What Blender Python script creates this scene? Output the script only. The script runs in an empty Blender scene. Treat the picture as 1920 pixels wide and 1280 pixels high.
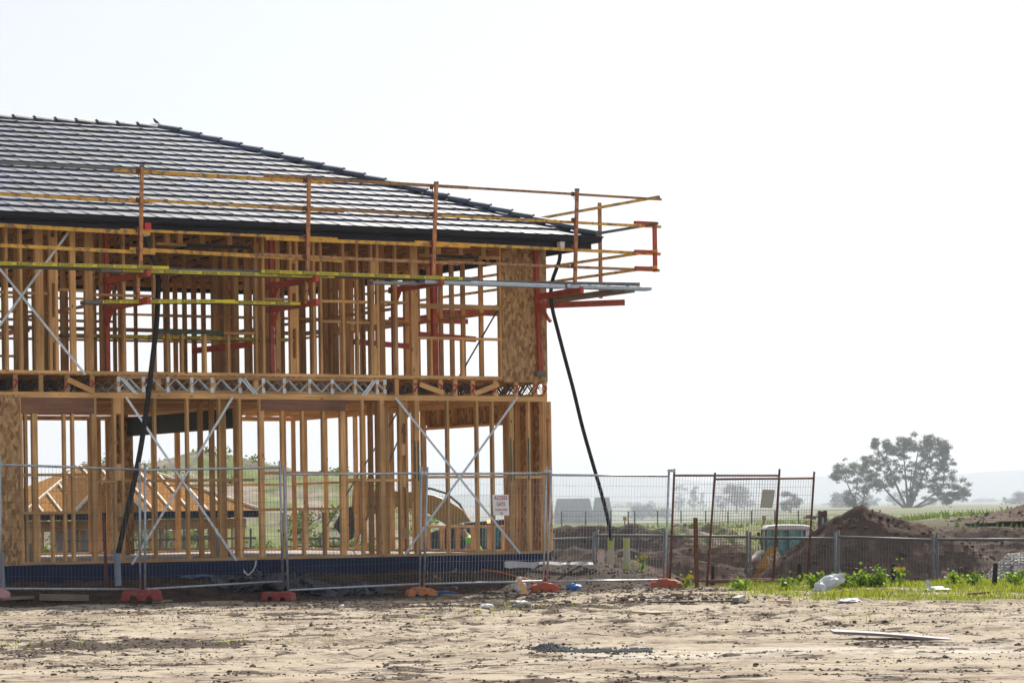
import bpy, bmesh, math, random
import numpy as np
from mathutils import Vector, Matrix, Quaternion
random.seed(7); rng = np.random.default_rng(11)
scene = bpy.context.scene
COL = scene.collection
R_ = math.radians
# ------------------------------------------------------------------ camera model (real world metres, 100 mm lens)
F = 5333.33; EYE = 1.35; ROLL = 0.014; HV = 955.0
def ray(u, v):
    du, dv = u-960.0, v-HV
    a = du*math.cos(ROLL)-dv*math.sin(ROLL); b = du*math.sin(ROLL)+dv*math.cos(ROLL)
    return Vector((a/F, 1.0, -b/F))
def at(u, v, Y):
    w = ray(u, v); return Vector((w.x*Y, Y, EYE+w.z*Y))
def at_z(u, v, z):
    w = ray(u, v); t = (z-EYE)/w.z; return Vector((w.x*t, t, z))
# house frame: s runs left along the front wall from its right corner, d into the house, h above the slab
P0 = at(1030, 1036, 50.8)
RX = Vector((0.8633, 0.5047, 0)); RX.normalize(); NX = Vector((-RX.y, RX.x, 0))
def H(s, d, h): return P0 - RX*s + NX*d + Vector((0, 0, h))
E = Vector((0, 0, EYE))
def PD(u, v, d):
    w = ray(u, v); t = (d+(P0-E).dot(NX))/w.dot(NX); p = E+w*t
    return -(p-P0).dot(RX), p.z-P0.z
def PS(u, v, s):
    w = ray(u, v); t = (-s+(P0-E).dot(RX))/w.dot(RX); p = E+w*t
    return (p-P0).dot(NX), p.z-P0.z
def sd(u, d=0.0, v=800): return PD(u, v, d)[0]

# ------------------------------------------------------------------ mesh builder
class MB:
    def __init__(self): self.v = []; self.f = []
    def add(self, vs, fs):
        n = len(self.v); self.v += [tuple(p) for p in vs]; self.f += [tuple(i+n for i in f) for f in fs]
    def hexa(self, p):      # p: 8 corners, bottom loop then top loop
        self.add(p, [(3,2,1,0),(4,5,6,7),(0,1,5,4),(1,2,6,5),(2,3,7,6),(3,0,4,7)])
    def box(self, x0, x1, y0, y1, z0, z1):
        self.hexa([(x0,y0,z0),(x1,y0,z0),(x1,y1,z0),(x0,y1,z0),(x0,y0,z1),(x1,y0,z1),(x1,y1,z1),(x0,y1,z1)])
    def hbox(self, s0, s1, d0, d1, h0, h1):   # box in the house frame
        self.hexa([H(s1,d0,h0),H(s0,d0,h0),H(s0,d1,h0),H(s1,d1,h0),H(s1,d0,h1),H(s0,d0,h1),H(s0,d1,h1),H(s1,d1,h1)])
    def beam(self, a, b, w, t, up=(0,0,1)):   # w across, t along 'up'
        a = Vector(a); b = Vector(b); x = (b-a).normalized(); up = Vector(up)
        if abs(x.dot(up)) > .98: up = Vector((0,1,0)) if abs(x.y) < .9 else Vector((1,0,0))
        y = up.cross(x).normalized(); z = x.cross(y)
        y *= w/2; z *= t/2
        self.hexa([a-y-z, b-y-z, b+y-z, a+y-z, a-y+z, b-y+z, b+y+z, a+y+z])
    def tube(self, pts, r, n=8, caps=True):
        pts = [Vector(p) for p in pts]; rs = r if isinstance(r, (list, tuple)) else [r]*len(pts)
        rings = []; prev = None
        for i, p in enumerate(pts):
            t = (pts[min(i+1, len(pts)-1)]-pts[max(i-1, 0)])
            if t.length < 1e-9: t = Vector((0,0,1))
            t.normalize()
            if prev is None:
                ref = Vector((0,0,1)) if abs(t.z) < .9 else Vector((0,1,0)); x = ref.cross(t).normalized()
            else:
                x = (prev - t*prev.dot(t)).normalized()
            prev = x; y = t.cross(x)
            rings.append([p+(x*math.cos(2*math.pi*k/n)+y*math.sin(2*math.pi*k/n))*rs[i] for k in range(n)])
        vs = [q for rg in rings for q in rg]; fs = []
        for i in range(len(rings)-1):
            for k in range(n):
                fs.append((i*n+k, i*n+(k+1) % n, (i+1)*n+(k+1) % n, (i+1)*n+k))
        if caps: fs.append(tuple(range(n-1, -1, -1))); fs.append(tuple((len(rings)-1)*n+k for k in range(n)))
        self.add(vs, fs)
    def prism(self, poly, off):               # planar polygon swept by the vector off
        poly = [Vector(p) for p in poly]; off = Vector(off); n = len(poly)
        self.add(poly+[p+off for p in poly], [tuple(range(n-1,-1,-1)), tuple(range(n,2*n))]+[(i,(i+1)%n,n+(i+1)%n,n+i) for i in range(n)])
    def blob(self, c, rx, ry, rz, seed=0, jit=.25, n=1):
        rr = random.Random(seed); bm = bmesh.new(); bmesh.ops.create_icosphere(bm, subdivisions=n, radius=1)
        c = Vector(c); idx = {}
        vs = []
        for i, v in enumerate(bm.verts):
            k = 1+rr.uniform(-jit, jit); idx[v] = i; vs.append(c+Vector((v.co.x*rx*k, v.co.y*ry*k, v.co.z*rz*k)))
        self.add(vs, [tuple(idx[v] for v in f.verts) for f in bm.faces]); bm.free()
    def mesh(self, name, mat, org=(0,0,0), smooth=False):
        me = bpy.data.meshes.new(name); o = Vector(org)
        me.from_pydata([tuple(Vector(p)-o) for p in self.v], [], self.f)
        if mat: me.materials.append(mat)
        if smooth: me.polygons.foreach_set('use_smooth', [True]*len(me.polygons))
        me.update(); return me
    def build(self, name, mat, parent=None, smooth=False, bevel=0, label=None, kind=None, org=None):
        if org is None: org = parent_org(parent) if parent else (0,0,0)
        ob = bpy.data.objects.new(name, self.mesh(name, mat, org, smooth)); COL.objects.link(ob)
        if parent: ob.parent = parent
        else: ob.location = org
        if bevel:
            m = ob.modifiers.new('bevel', 'BEVEL'); m.width = bevel; m.segments = 2; m.limit_method = 'ANGLE'
        if label: ob['label'] = label
        if kind: ob['kind'] = kind
        return ob
def parent_org(p):
    o = Vector((0,0,0))
    while p: o += p.location; p = p.parent
    return o
def tag(o, label=None, cat=None, group=None, kind=None):
    if label: o['label'] = label
    if cat: o['category'] = cat
    if group: o['group'] = group
    if kind: o['kind'] = kind
    return o
def thing(name, label, cat, loc=(0,0,0), rz=0, group=None):
    o = bpy.data.objects.new(name, None); COL.objects.link(o); o.location = loc; o.rotation_euler = (0,0,rz)
    o.empty_display_size = .2
    return tag(o, label, cat, group)
def copy_tree(o, parent=None):
    c = o.copy(); COL.objects.link(c); c.parent = parent
    for ch in list(o.children): copy_tree(ch, c)
    return c
def from_np(name, V, Fc, mat, smooth=True, attrs=None):
    me = bpy.data.meshes.new(name); n = len(V); m, k = Fc.shape
    me.vertices.add(n); me.vertices.foreach_set('co', V.astype(np.float32).ravel())
    me.loops.add(m*k); me.loops.foreach_set('vertex_index', Fc.astype(np.int32).ravel())
    me.polygons.add(m); me.polygons.foreach_set('loop_start', np.arange(0, m*k, k, dtype=np.int32))
    me.polygons.foreach_set('use_smooth', np.full(m, smooth))
    for a, arr in (attrs or {}).items():
        at_ = me.attributes.new(a, 'FLOAT', 'POINT'); at_.data.foreach_set('value', arr.astype(np.float32).ravel())
    if mat: me.materials.append(mat)
    me.update(); me.validate(); return me
def obj_np(name, V, Fc, mat, parent=None, **kw):
    ob = bpy.data.objects.new(name, from_np(name, V, Fc, mat, **kw)); COL.objects.link(ob)
    if parent: ob.parent = parent
    return ob
# ------------------------------------------------------------------ noise (numpy)
def _hash(ix, iy, s):
    n = (ix.astype(np.int64)*374761393+iy.astype(np.int64)*668265263+s*974711) & 0x7fffffff
    n = ((n ^ (n >> 13))*1274126177) & 0x7fffffff
    return ((n ^ (n >> 16)) & 0xffff)/65535.0
def vnoise(x, y, s=0):
    ix = np.floor(x); iy = np.floor(y); fx = x-ix; fy = y-iy; fx = fx*fx*(3-2*fx); fy = fy*fy*(3-2*fy)
    a = _hash(ix,iy,s); b = _hash(ix+1,iy,s); c = _hash(ix,iy+1,s); d = _hash(ix+1,iy+1,s)
    return (a*(1-fx)+b*fx)*(1-fy)+(c*(1-fx)+d*fx)*fy
def fbm(x, y, s=0, o=4):
    t = 0; a = 1; tot = 0
    for i in range(o):
        t = t+a*vnoise(x*2**i, y*2**i, s+i*17); tot += a; a *= .5
    return t/tot-.5
def sst(a, b, x):
    t = np.clip((x-a)/(b-a), 0, 1); return t*t*(3-2*t)
# ------------------------------------------------------------------ materials
def mat(name): 
    m = bpy.data.materials.new(name); m.use_nodes = True; return m, m.node_tree, m.node_tree.nodes['Principled BSDF']
def N(nt, t, **kw):
    n = nt.nodes.new(t)
    for k, v in kw.items():
        if k in n.inputs: n.inputs[k].default_value = v
        else: setattr(n, k, v)
    return n
def ramp(nt, fac, stops):
    r = nt.nodes.new('ShaderNodeValToRGB'); e = r.color_ramp.elements
    while len(e) < len(stops): e.new(.5)
    for i, (p, c) in enumerate(stops): e[i].position = p; e[i].color = (*c, 1)
    nt.links.new(fac, r.inputs[0]); return r
def simple(name, col, rough=.6, metal=0, var=.25, scale=6, bump=0, bscale=60, col2=None, thr=(.45,.6), spec=None):
    m, nt, b = mat(name); L = nt.links
    tc = N(nt, 'ShaderNodeTexCoord'); nz = N(nt, 'ShaderNodeTexNoise', Scale=scale, Detail=6.0, Roughness=.65); L.new(tc.outputs['Object'], nz.inputs['Vector'])
    c = Vector(col); lo = tuple(c*(1-var)); hi = tuple(c*(1+var))
    rp = ramp(nt, nz.outputs['Fac'], [(.3, lo), (.7, hi)]); out = rp.outputs[0]
    if col2:
        n2 = N(nt, 'ShaderNodeTexNoise', Scale=scale*1.7, Detail=5.0, Roughness=.7); L.new(tc.outputs['Object'], n2.inputs['Vector'])
        r2 = ramp(nt, n2.outputs['Fac'], [(thr[0], (0,0,0)), (thr[1], (1,1,1))])
        mx = N(nt, 'ShaderNodeMixRGB'); L.new(r2.outputs[0], mx.inputs[0]); L.new(out, mx.inputs[1]); mx.inputs[2].default_value = (*col2, 1); out = mx.outputs[0]
    oi = N(nt, 'ShaderNodeObjectInfo'); mr = N(nt, 'ShaderNodeMapRange'); mr.inputs['To Min'].default_value = .88; mr.inputs['To Max'].default_value = 1.1
    L.new(oi.outputs['Random'], mr.inputs['Value'])
    hs = N(nt, 'ShaderNodeHueSaturation'); L.new(out, hs.inputs['Color']); L.new(mr.outputs[0], hs.inputs['Value']); L.new(hs.outputs[0], b.inputs['Base Color'])
    b.inputs['Roughness'].default_value = rough; b.inputs['Metallic'].default_value = metal
    if spec is not None: b.inputs['Specular IOR Level'].default_value = spec
    if bump:
        n3 = N(nt, 'ShaderNodeTexNoise', Scale=bscale, Detail=4.0); L.new(tc.outputs['Object'], n3.inputs['Vector'])
        bp = N(nt, 'ShaderNodeBump', Strength=bump, Distance=.02); L.new(n3.outputs['Fac'], bp.inputs['Height']); L.new(bp.outputs[0], b.inputs['Normal'])
    return m
ANG = math.atan2(RX.y, RX.x)
def wood(name, axis, dark, light, knots=True):
    m, nt, b = mat(name); L = nt.links
    tc = N(nt, 'ShaderNodeTexCoord'); mp = N(nt, 'ShaderNodeMapping'); mp.vector_type = 'POINT'
    mp0 = N(nt, 'ShaderNodeMapping'); mp0.inputs['Rotation'].default_value = (0,0,-ANG)
    L.new(tc.outputs['Object'], mp0.inputs['Vector']); L.new(mp0.outputs[0], mp.inputs['Vector'])
    mp.inputs['Scale'].default_value = {'z': (34,34,1.6), 'x': (1.6,34,34), 'y': (34,1.6,34)}[axis]
    oi = N(nt, 'ShaderNodeObjectInfo'); ad = N(nt, 'ShaderNodeVectorMath'); ad.operation = 'ADD'
    sc = N(nt, 'ShaderNodeVectorMath'); sc.operation = 'SCALE'; sc.inputs[0].default_value = (13,7,5); L.new(oi.outputs['Random'], sc.inputs['Scale'])
    L.new(mp.outputs[0], ad.inputs[0]); L.new(sc.outputs[0], ad.inputs[1])
    nz = N(nt, 'ShaderNodeTexNoise', Scale=1.0, Detail=5.0, Roughness=.6); L.new(ad.outputs[0], nz.inputs['Vector'])
    rp = ramp(nt, nz.outputs['Fac'], [(.28, dark), (.72, light)])
    n2 = N(nt, 'ShaderNodeTexNoise', Scale=1.3, Detail=3.0); L.new(tc.outputs['Object'], n2.inputs['Vector'])   # weathering from board to board
    mx = N(nt, 'ShaderNodeMixRGB', blend_type='MULTIPLY'); mx.inputs[0].default_value = 1
    r2 = ramp(nt, n2.outputs['Fac'], [(.35, (.74,.71,.68)), (.65, (1.12,1.08,1.02))]); L.new(rp.outputs[0], mx.inputs[1]); L.new(r2.outputs[0], mx.inputs[2])
    out = mx.outputs[0]
    if knots:
        vo = N(nt, 'ShaderNodeTexVoronoi', Scale=3.2); vo.feature = 'F1'
        mk = N(nt, 'ShaderNodeMapping'); mk.inputs['Scale'].default_value = {'z': (3,3,1), 'x': (1,3,3), 'y': (3,1,3)}[axis]
        L.new(mp0.outputs[0], mk.inputs['Vector']); L.new(mk.outputs[0], vo.inputs['Vector'])
        rk = ramp(nt, vo.outputs['Distance'], [(.07, (.33,.22,.15)), (.15, (1,1,1))])
        m3 = N(nt, 'ShaderNodeMixRGB', blend_type='MULTIPLY'); m3.inputs[0].default_value = .9; L.new(out, m3.inputs[1]); L.new(rk.outputs[0], m3.inputs[2]); out = m3.outputs[0]
    mr = N(nt, 'ShaderNodeMapRange'); mr.inputs['To Min'].default_value = .72; mr.inputs['To Max'].default_value = 1.25; L.new(oi.outputs['Random'], mr.inputs['Value'])
    hs = N(nt, 'ShaderNodeHueSaturation'); L.new(out, hs.inputs['Color']); L.new(mr.outputs[0], hs.inputs['Value']); L.new(hs.outputs[0], b.inputs['Base Color'])
    b.inputs['Roughness'].default_value = .62; b.inputs['Specular IOR Level'].default_value = .3
    return m
PD_, PL_ = (.60,.31,.11), (.90,.58,.27)
W_Z = wood('pine_upright', 'z', PD_, PL_); W_X = wood('pine_along', 'x', PD_, PL_); W_Y = wood('pine_across', 'y', PD_, PL_)
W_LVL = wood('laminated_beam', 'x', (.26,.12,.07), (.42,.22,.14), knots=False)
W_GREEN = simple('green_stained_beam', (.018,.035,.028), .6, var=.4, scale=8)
M_GREENP = simple('green_marking_paint', (.035,.12,.085), .6, scale=8)
M_REDMARK = simple('red_marking_paint', (.42,.03,.05), .6, scale=12)
def osb(name, c0, c1, c2):
    m, nt, b = mat(name); L = nt.links
    tc = N(nt, 'ShaderNodeTexCoord'); mp = N(nt, 'ShaderNodeMapping'); mp.inputs['Scale'].default_value = (1,1,.45); L.new(tc.outputs['Object'], mp.inputs['Vector'])
    vo = N(nt, 'ShaderNodeTexVoronoi', Scale=24.0); L.new(mp.outputs[0], vo.inputs['Vector'])
    nz = N(nt, 'ShaderNodeTexNoise', Scale=34.0, Detail=4.0, Distortion=2.0); L.new(mp.outputs[0], nz.inputs['Vector'])
    mx = N(nt, 'ShaderNodeMixRGB'); mx.inputs[0].default_value = .5; L.new(vo.outputs['Color'], mx.inputs[1]); L.new(nz.outputs['Fac'], mx.inputs[2])
    bw = N(nt, 'ShaderNodeRGBToBW'); L.new(mx.outputs[0], bw.inputs[0])
    rp = ramp(nt, bw.outputs[0], [(.3, c0), (.5, c1), (.68, c2)]); L.new(rp.outputs[0], b.inputs['Base Color']); b.inputs['Roughness'].default_value = .6
    bp = N(nt, 'ShaderNodeBump', Strength=.3, Distance=.01); L.new(bw.outputs[0], bp.inputs['Height']); L.new(bp.outputs[0], b.inputs['Normal'])
    return m
M_OSB = osb('strand_board', (.24,.115,.04), (.46,.25,.095), (.66,.42,.19))
M_PLY = osb('orange_ply', (.27,.12,.035), (.36,.18,.06), (.46,.26,.1))
M_PLY.node_tree.nodes['Principled BSDF'].inputs['Specular IOR Level'].default_value = .03; M_PLY.node_tree.nodes['Principled BSDF'].inputs['Roughness'].default_value = 1
M_NAVY = simple('navy_steel', (.009,.013,.028), .5, var=.15, spec=.3)
M_MEMB = simple('blue_membrane', (.006,.014,.052), .6, spec=.2, var=.3, scale=3, bump=.35, bscale=7)
M_CONC = simple('concrete', (.42,.40,.37), .85, scale=5)
M_GALV = simple('galvanised_steel', (.50,.54,.58), .42, metal=.65, var=.25, scale=14, col2=(.3,.31,.33), thr=(.55,.7))
M_GALVD = simple('weathered_galvanised', (.17,.18,.175), .6, metal=.3, var=.25, scale=10)
M_STRAP = simple('bright_metal_strap', (.68,.74,.78), .35, metal=.55, var=.18, scale=20)
M_RUST = simple('rusty_steel', (.12,.042,.026), .8, var=.5, scale=16, col2=(.21,.09,.05))
M_RED = simple('red_bracket_paint', (.52,.075,.028), .5, var=.25, scale=9, col2=(.16,.045,.035), thr=(.55,.68))
M_YEL = simple('yellow_rail_paint', (.80,.43,.045), .5, var=.2, scale=5, col2=(.25,.15,.08), thr=(.5,.6))
M_ORG = simple('orange_post_paint', (.62,.26,.085), .55, var=.25, scale=7, col2=(.24,.11,.06), thr=(.5,.62))
M_WORN = simple('worn_rail', (.46,.24,.09), .6, var=.3, scale=9, col2=(.13,.08,.06), thr=(.5,.62))
M_PLANK = simple('grey_plank', (.21,.19,.165), .75, var=.3, scale=9)
M_ALU = simple('aluminium_plank', (.46,.52,.6), .38, metal=.6, var=.15, scale=6)
M_TAPE = simple('yellow_tape', (.86,.74,.03), .5, var=.08)
M_INK = simple('black_ink', (.02,.02,.018), .6, var=.05)
M_BLACK = simple('black_plastic', (.008,.008,.009), .6, var=.2)
M_PVC = simple('grey_blue_pipe', (.27,.34,.42), .4, var=.1, scale=4)
M_PVCW = simple('painted_white_pipe', (.5,.5,.47), .45, var=.1, scale=3, col2=(.42,.55,.08), thr=(.45,.55))
M_PVCO = simple('orange_marked_pipe', (.66,.6,.55), .45, var=.1, scale=4, col2=(.75,.2,.06), thr=(.5,.54))
M_WHITE = simple('white_plastic', (.75,.75,.74), .5, var=.08)
M_REDP = simple('red_plastic', (.55,.035,.03), .45, var=.15)
M_FOOTR = simple('red_fence_foot', (.36,.045,.04), .6, var=.25, scale=8, col2=(.2,.15,.11), thr=(.54,.62))
M_FOOTO = simple('orange_fence_foot', (.58,.20,.06), .6, var=.2, scale=8, col2=(.2,.15,.11), thr=(.54,.62))
M_FOOTD = simple('deep_orange_fence_foot', (.55,.095,.035), .6, var=.2, scale=8, col2=(.2,.15,.11), thr=(.54,.62))
M_FOOTP = simple('faded_pink_foot', (.5,.27,.27), .7, var=.2, scale=8)
M_SIGN = simple('sign_white', (.8,.8,.82), .45, var=.04)
M_SRED = simple('sign_red', (.5,.02,.045), .5, var=.05)
M_SGREY = simple('sign_grey_back', (.42,.41,.38), .6, var=.1)
M_BARK = simple('tree_bark', (.17,.14,.12), .85, var=.35, scale=2)
def leafmat(name, col, trans=.35, var=.5):
    m, nt, b = mat(name); L = nt.links
    g = N(nt, 'ShaderNodeNewGeometry'); oi = N(nt, 'ShaderNodeObjectInfo')
    c = Vector(col)
    rp = ramp(nt, g.outputs['Random Per Island'], [(0, tuple(c*(1-var))), (.6, tuple(c)), (1, tuple(c*(1+var)))])
    L.new(rp.outputs[0], b.inputs['Base Color']); b.inputs['Roughness'].default_value = .55
    tr = N(nt, 'ShaderNodeBsdfTranslucent'); L.new(rp.outputs[0], tr.inputs['Color'])
    hs = N(nt, 'ShaderNodeHueSaturation', Value=1.7, Saturation=1.1); L.new(rp.outputs[0], hs.inputs['Color']); L.new(hs.outputs[0], tr.inputs['Color'])
    mx = N(nt, 'ShaderNodeMixShader'); mx.inputs[0].default_value = trans; L.new(b.outputs[0], mx.inputs[1]); L.new(tr.outputs[0], mx.inputs[2])
    L.new(mx.outputs[0], nt.nodes['Material Output'].inputs['Surface']); return m
M_LEAF = leafmat('gum_leaf', (.06,.09,.04), .3)
M_LEAFD = leafmat('distant_leaf', (.035,.048,.03), .15)
M_GRASS = leafmat('grass_blade', (.20,.23,.035), .45)
M_WEED = leafmat('weed_leaf', (.15,.23,.03), .5)
M_SHRUB = leafmat('hill_shrub_leaf', (.11,.155,.035), .35)
M_FLOWER = simple('yellow_petal', (.75,.6,.03), .6, var=.1)
M_MUST = simple('excavator_yellow', (.46,.25,.045), .45, var=.15, scale=3)
M_JCBY = simple('machine_yellow', (.62,.3,.02), .45, var=.15, scale=3)
M_RUBBER = simple('rubber', (.03,.03,.03), .8)
M_GLASS, _nt, _b = mat('cab_glass'); _b.inputs['Base Color'].default_value = (.12,.42,.44,1); _b.inputs['Roughness'].default_value = .08; _b.inputs['Alpha'].default_value = .42
M_LAMP, _nt, _b = mat('lit_amber_lamp'); _b.inputs['Base Color'].default_value = (1,.4,.1,1); _b.inputs['Emission Color'].default_value = (1,.5,.2,1); _b.inputs['Emission Strength'].default_value = 1.2
M_TILE, nt, b = mat('roof_tile')
L = nt.links; tc = N(nt, 'ShaderNodeTexCoord'); nz = N(nt, 'ShaderNodeTexNoise', Scale=3.0, Detail=3.0); L.new(tc.outputs['Object'], nz.inputs['Vector'])
rp = ramp(nt, nz.outputs['Fac'], [(.3, (.02,.034,.066)), (.7, (.036,.054,.098))])
mr_ = N(nt, 'ShaderNodeMapping'); mr_.inputs['Rotation'].default_value = (0,0,-ANG); L.new(tc.outputs['Object'], mr_.inputs['Vector'])
ms_ = N(nt, 'ShaderNodeMapping'); ms_.inputs['Scale'].default_value = (1/.3,1/.325,0); L.new(mr_.outputs[0], ms_.inputs['Vector'])
fl_ = N(nt, 'ShaderNodeVectorMath'); fl_.operation = 'FLOOR'; L.new(ms_.outputs[0], fl_.inputs[0]); wn = N(nt, 'ShaderNodeTexWhiteNoise'); L.new(fl_.outputs[0], wn.inputs['Vector'])
mv = N(nt, 'ShaderNodeMapRange'); mv.inputs['To Min'].default_value = .6; mv.inputs['To Max'].default_value = 1.5; L.new(wn.outputs['Value'], mv.inputs['Value'])
hv_ = N(nt, 'ShaderNodeHueSaturation'); L.new(rp.outputs[0], hv_.inputs['Color']); L.new(mv.outputs[0], hv_.inputs['Value']); L.new(hv_.outputs[0], b.inputs['Base Color'])
n2 = N(nt, 'ShaderNodeTexNoise', Scale=170.0, Detail=2.0); L.new(tc.outputs['Object'], n2.inputs['Vector'])
r2 = ramp(nt, n2.outputs['Fac'], [(.35, (.38,.38,.38)), (.65, (.62,.62,.62))]); L.new(r2.outputs[0], b.inputs['Roughness'])
bp = N(nt, 'ShaderNodeBump', Strength=.35, Distance=.006); L.new(n2.outputs['Fac'], bp.inputs['Height']); L.new(bp.outputs[0], b.inputs['Normal'])

b.inputs['Specular IOR Level'].default_value = .65
# ================================================================== the timber house
HL, HD = 16.0, 10.38            # length and depth of the frame
house = thing('unfinished_house', 'two storey timber house frame under a dark tiled hip roof', 'house', H(8, 5, -.3))
def hb(name, m, s0, s1, d0, d1, h0, h1, parent=None, **kw):
    b = MB(); b.hbox(s0, s1, d0, d1, h0, h1); return b.build(name, m, parent or house, **kw)
# slab edge wrapped in blue membrane (slightly wrinkled) with concrete top
vs = []; fs = []; nseg = 120
for i in range(nseg+1):
    s = -.02+(HL+.04)*i/nseg
    w = .012*math.sin(i*2.1)+.01*math.sin(i*.73+1)
    for h, o in ((0, .0), (-.05, .012), (-.14, .03+w), (-.24, .05+w*1.6), (-.34, .075+w)): vs.append(H(s, -.012-o, h-.003))
for i in range(nseg):
    for k in range(4): fs.append((i*5+k, i*5+k+1, i*5+k+6, i*5+k+5))
b = MB(); b.add(vs, fs); b.hbox(-.03, -.005, -.01, HD, -.34, -.004); b.hbox(HL, HL+.03, -.01, HD, -.34, -.004); b.hbox(0, HL, HD, HD+.03, -.34, -.004)
b.build('slab_membrane', M_MEMB, house, smooth=True)
hb('slab', M_CONC, 0, HL, -.008, HD, -.34, 0)
# plates
hb('bottom_plate', W_X, 0, HL, .003, .093, .001, .046)
hb('top_plate', W_X, 0, HL, .001, .095, 2.70, 2.789)
hb('floor_sheet', M_OSB, -.004, HL, -.004, HD, 3.068, 3.089)
hb('bottom_plate', W_X, -.002, HL, -.003, .091, 3.0895, 3.137)
hb('top_plate', W_X, 0, HL, .001, .095, 5.44, 5.53)
for s0 in (0, HL-.09):
    for h0, h1 in ((.001, .046), (2.70, 2.789), (3.0895, 3.137), (5.44, 5.53)): hb('top_plate' if h1 > 5 or 2 < h0 < 3 else 'bottom_plate', W_Y, s0+.001, s0+.089, .096, HD-.1, h0, h1)
for h0, h1 in ((.001, .046), (2.70, 2.789), (3.0895, 3.137), (5.44, 5.53)): hb('top_plate' if h1 > 5 or 2 < h0 < 3 else 'bottom_plate', W_X, 0, HL, HD-.09, HD, h0, h1)
def stud(uR, n=1, v=900, h0=.046, h1=2.70, d=0.004, m=None, off=0):
    s = sd(uR, 0, v); w = .045*n
    return hb('stud', m or W_Z, s, s+w-.001, d, d+.088, h0, h1)
LH, LV = (2.44, 2.49), 900
hA = PD(100, 775, 0)[1]; hB = PD(570, 770, 0)[1]
# lower front wall
for uR, n in ((44,1),(183,2),(295,1),(356,1),(416,1),(454,1),(497,2),(649,2),(684,1),(723,2),(788,2),(844,1),(899,1),(928,1),(965,2),(996,1),(1024,1)): stud(uR, n)
stud(1033.5, 1, off=0)
for uR in (53, 72, 125, 141): stud(uR, 2 if uR == 72 else 1, h1=hA-.001)
hs2 = PD(570, 955, 0)[1]; hh2 = PD(570, 887, 0)[1]
for uR in (534, 572, 611):
    stud(uR, 1, h0=hh2+.001, h1=hB-.001); stud(uR+1, 1, h1=hs2-.046)
def ladder(uL, uR, v, h0, h1, hs):
    stud(uL, 1, v, h0, h1); stud(uR, 1, v, h0, h1)
    sL = sd(uL, 0, v); s1 = sd(uR, 0, v)+.046
    for a, c in hs: hb('nogging', W_Z, s1, sL-.001, .012, .082, a, c)
ladder(219.5, 234, 900, .046, 2.70, ((2.44,2.699),(1.35,1.62),(.05,.5),(.75,.98)))
ladder(754, 766, 900, .046, 2.70, ((2.3,2.69),(1.75,1.95),(1.2,1.42),(.3,.5)))
ladder(1026, 1035.5, 900, .046, 2.70, ((2.4,2.69),(1.45,1.68),(.3,.55)))
def nog(u0, u1, v, t=.045, d0=.008, d1=.088, name='nogging', m=None):
    s0, h = PD(u0, v, 0); s1, _ = PD(u1, v, 0); return hb(name, m or W_X, s1, s0, d0, d1, h-t/2, h+t/2)
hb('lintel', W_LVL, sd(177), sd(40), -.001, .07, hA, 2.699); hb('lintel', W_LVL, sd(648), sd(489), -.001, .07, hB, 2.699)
nog(42, 170, 890); nog(20, 170, 962, name='sill_plate', d0=-.0); nog(183, 215, 902); nog(234, 478, 901); nog(498, 640, 886.5); nog(490, 642, 955, name='sill_plate', d0=-.0)
nog(649, 678, 899); nog(684, 748, 900); nog(802, 952, 894); nog(966, 1018, 894)
for uR in (76, 103): stud(uR, 1, 1000, h1=PD(76, 962, 0)[1]-.024, d=.0)
# strand board sheets
hb('strand_board', M_OSB, sd(36.5), sd(-160), -.013, .0005, -.02, PD(20, 740, 0)[1])
hb('strand_board', M_OSB, -.006, sd(941, 0, 580), -.016, -.0005, 3.04, PD(985, 463, 0)[1])
b = MB(); b.hbox(-.016, -.001, .1, 1.45, -.01, 2.78); b.hbox(-.016, -.001, 1.47, 4.5, 2.38, 2.78); b.build('strand_board', M_OSB, house)
# right side wall seen from inside
def side(ds, h0, h1, s=.003, n=1, name='stud'):
    for d in ds: hb(name, W_Z, s, s+.086, d, d+.045*n, h0, h1)
side((.1,.5,.95,1.4), .046, 2.70); side((4.52,4.57,4.95,5.4,5.85,6.3,6.75,7.05,7.4,7.84,8.75,9.69,10.24), .046, 2.70)
side((1.55,2.1,2.7,3.3,3.9,4.4), 2.415, 2.70); side((1.5,2.05,2.65,3.25,3.85,4.4), .046, .455)
hb('sill_plate', W_Y, .002, .09, 1.46, 4.5, .456, .5); hb('lintel', W_Y, .002, .088, 1.46, 4.5, 2.33, 2.374)
hb('nogging', W_Y, .006, .084, 4.64, 10.2, 1.36, 1.405)
side((.11,.55,1.0,1.42,2.24,2.92,3.35,3.78,4.25,4.7,5.15,5.2,5.7,6.15,6.6,7.05,7.5,7.95,8.4,8.85,9.3,9.75,10.24), 3.137, 5.44)
hb('nogging', W_Y, .007, .083, .15, 10.2, 4.375, 4.42)
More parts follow.
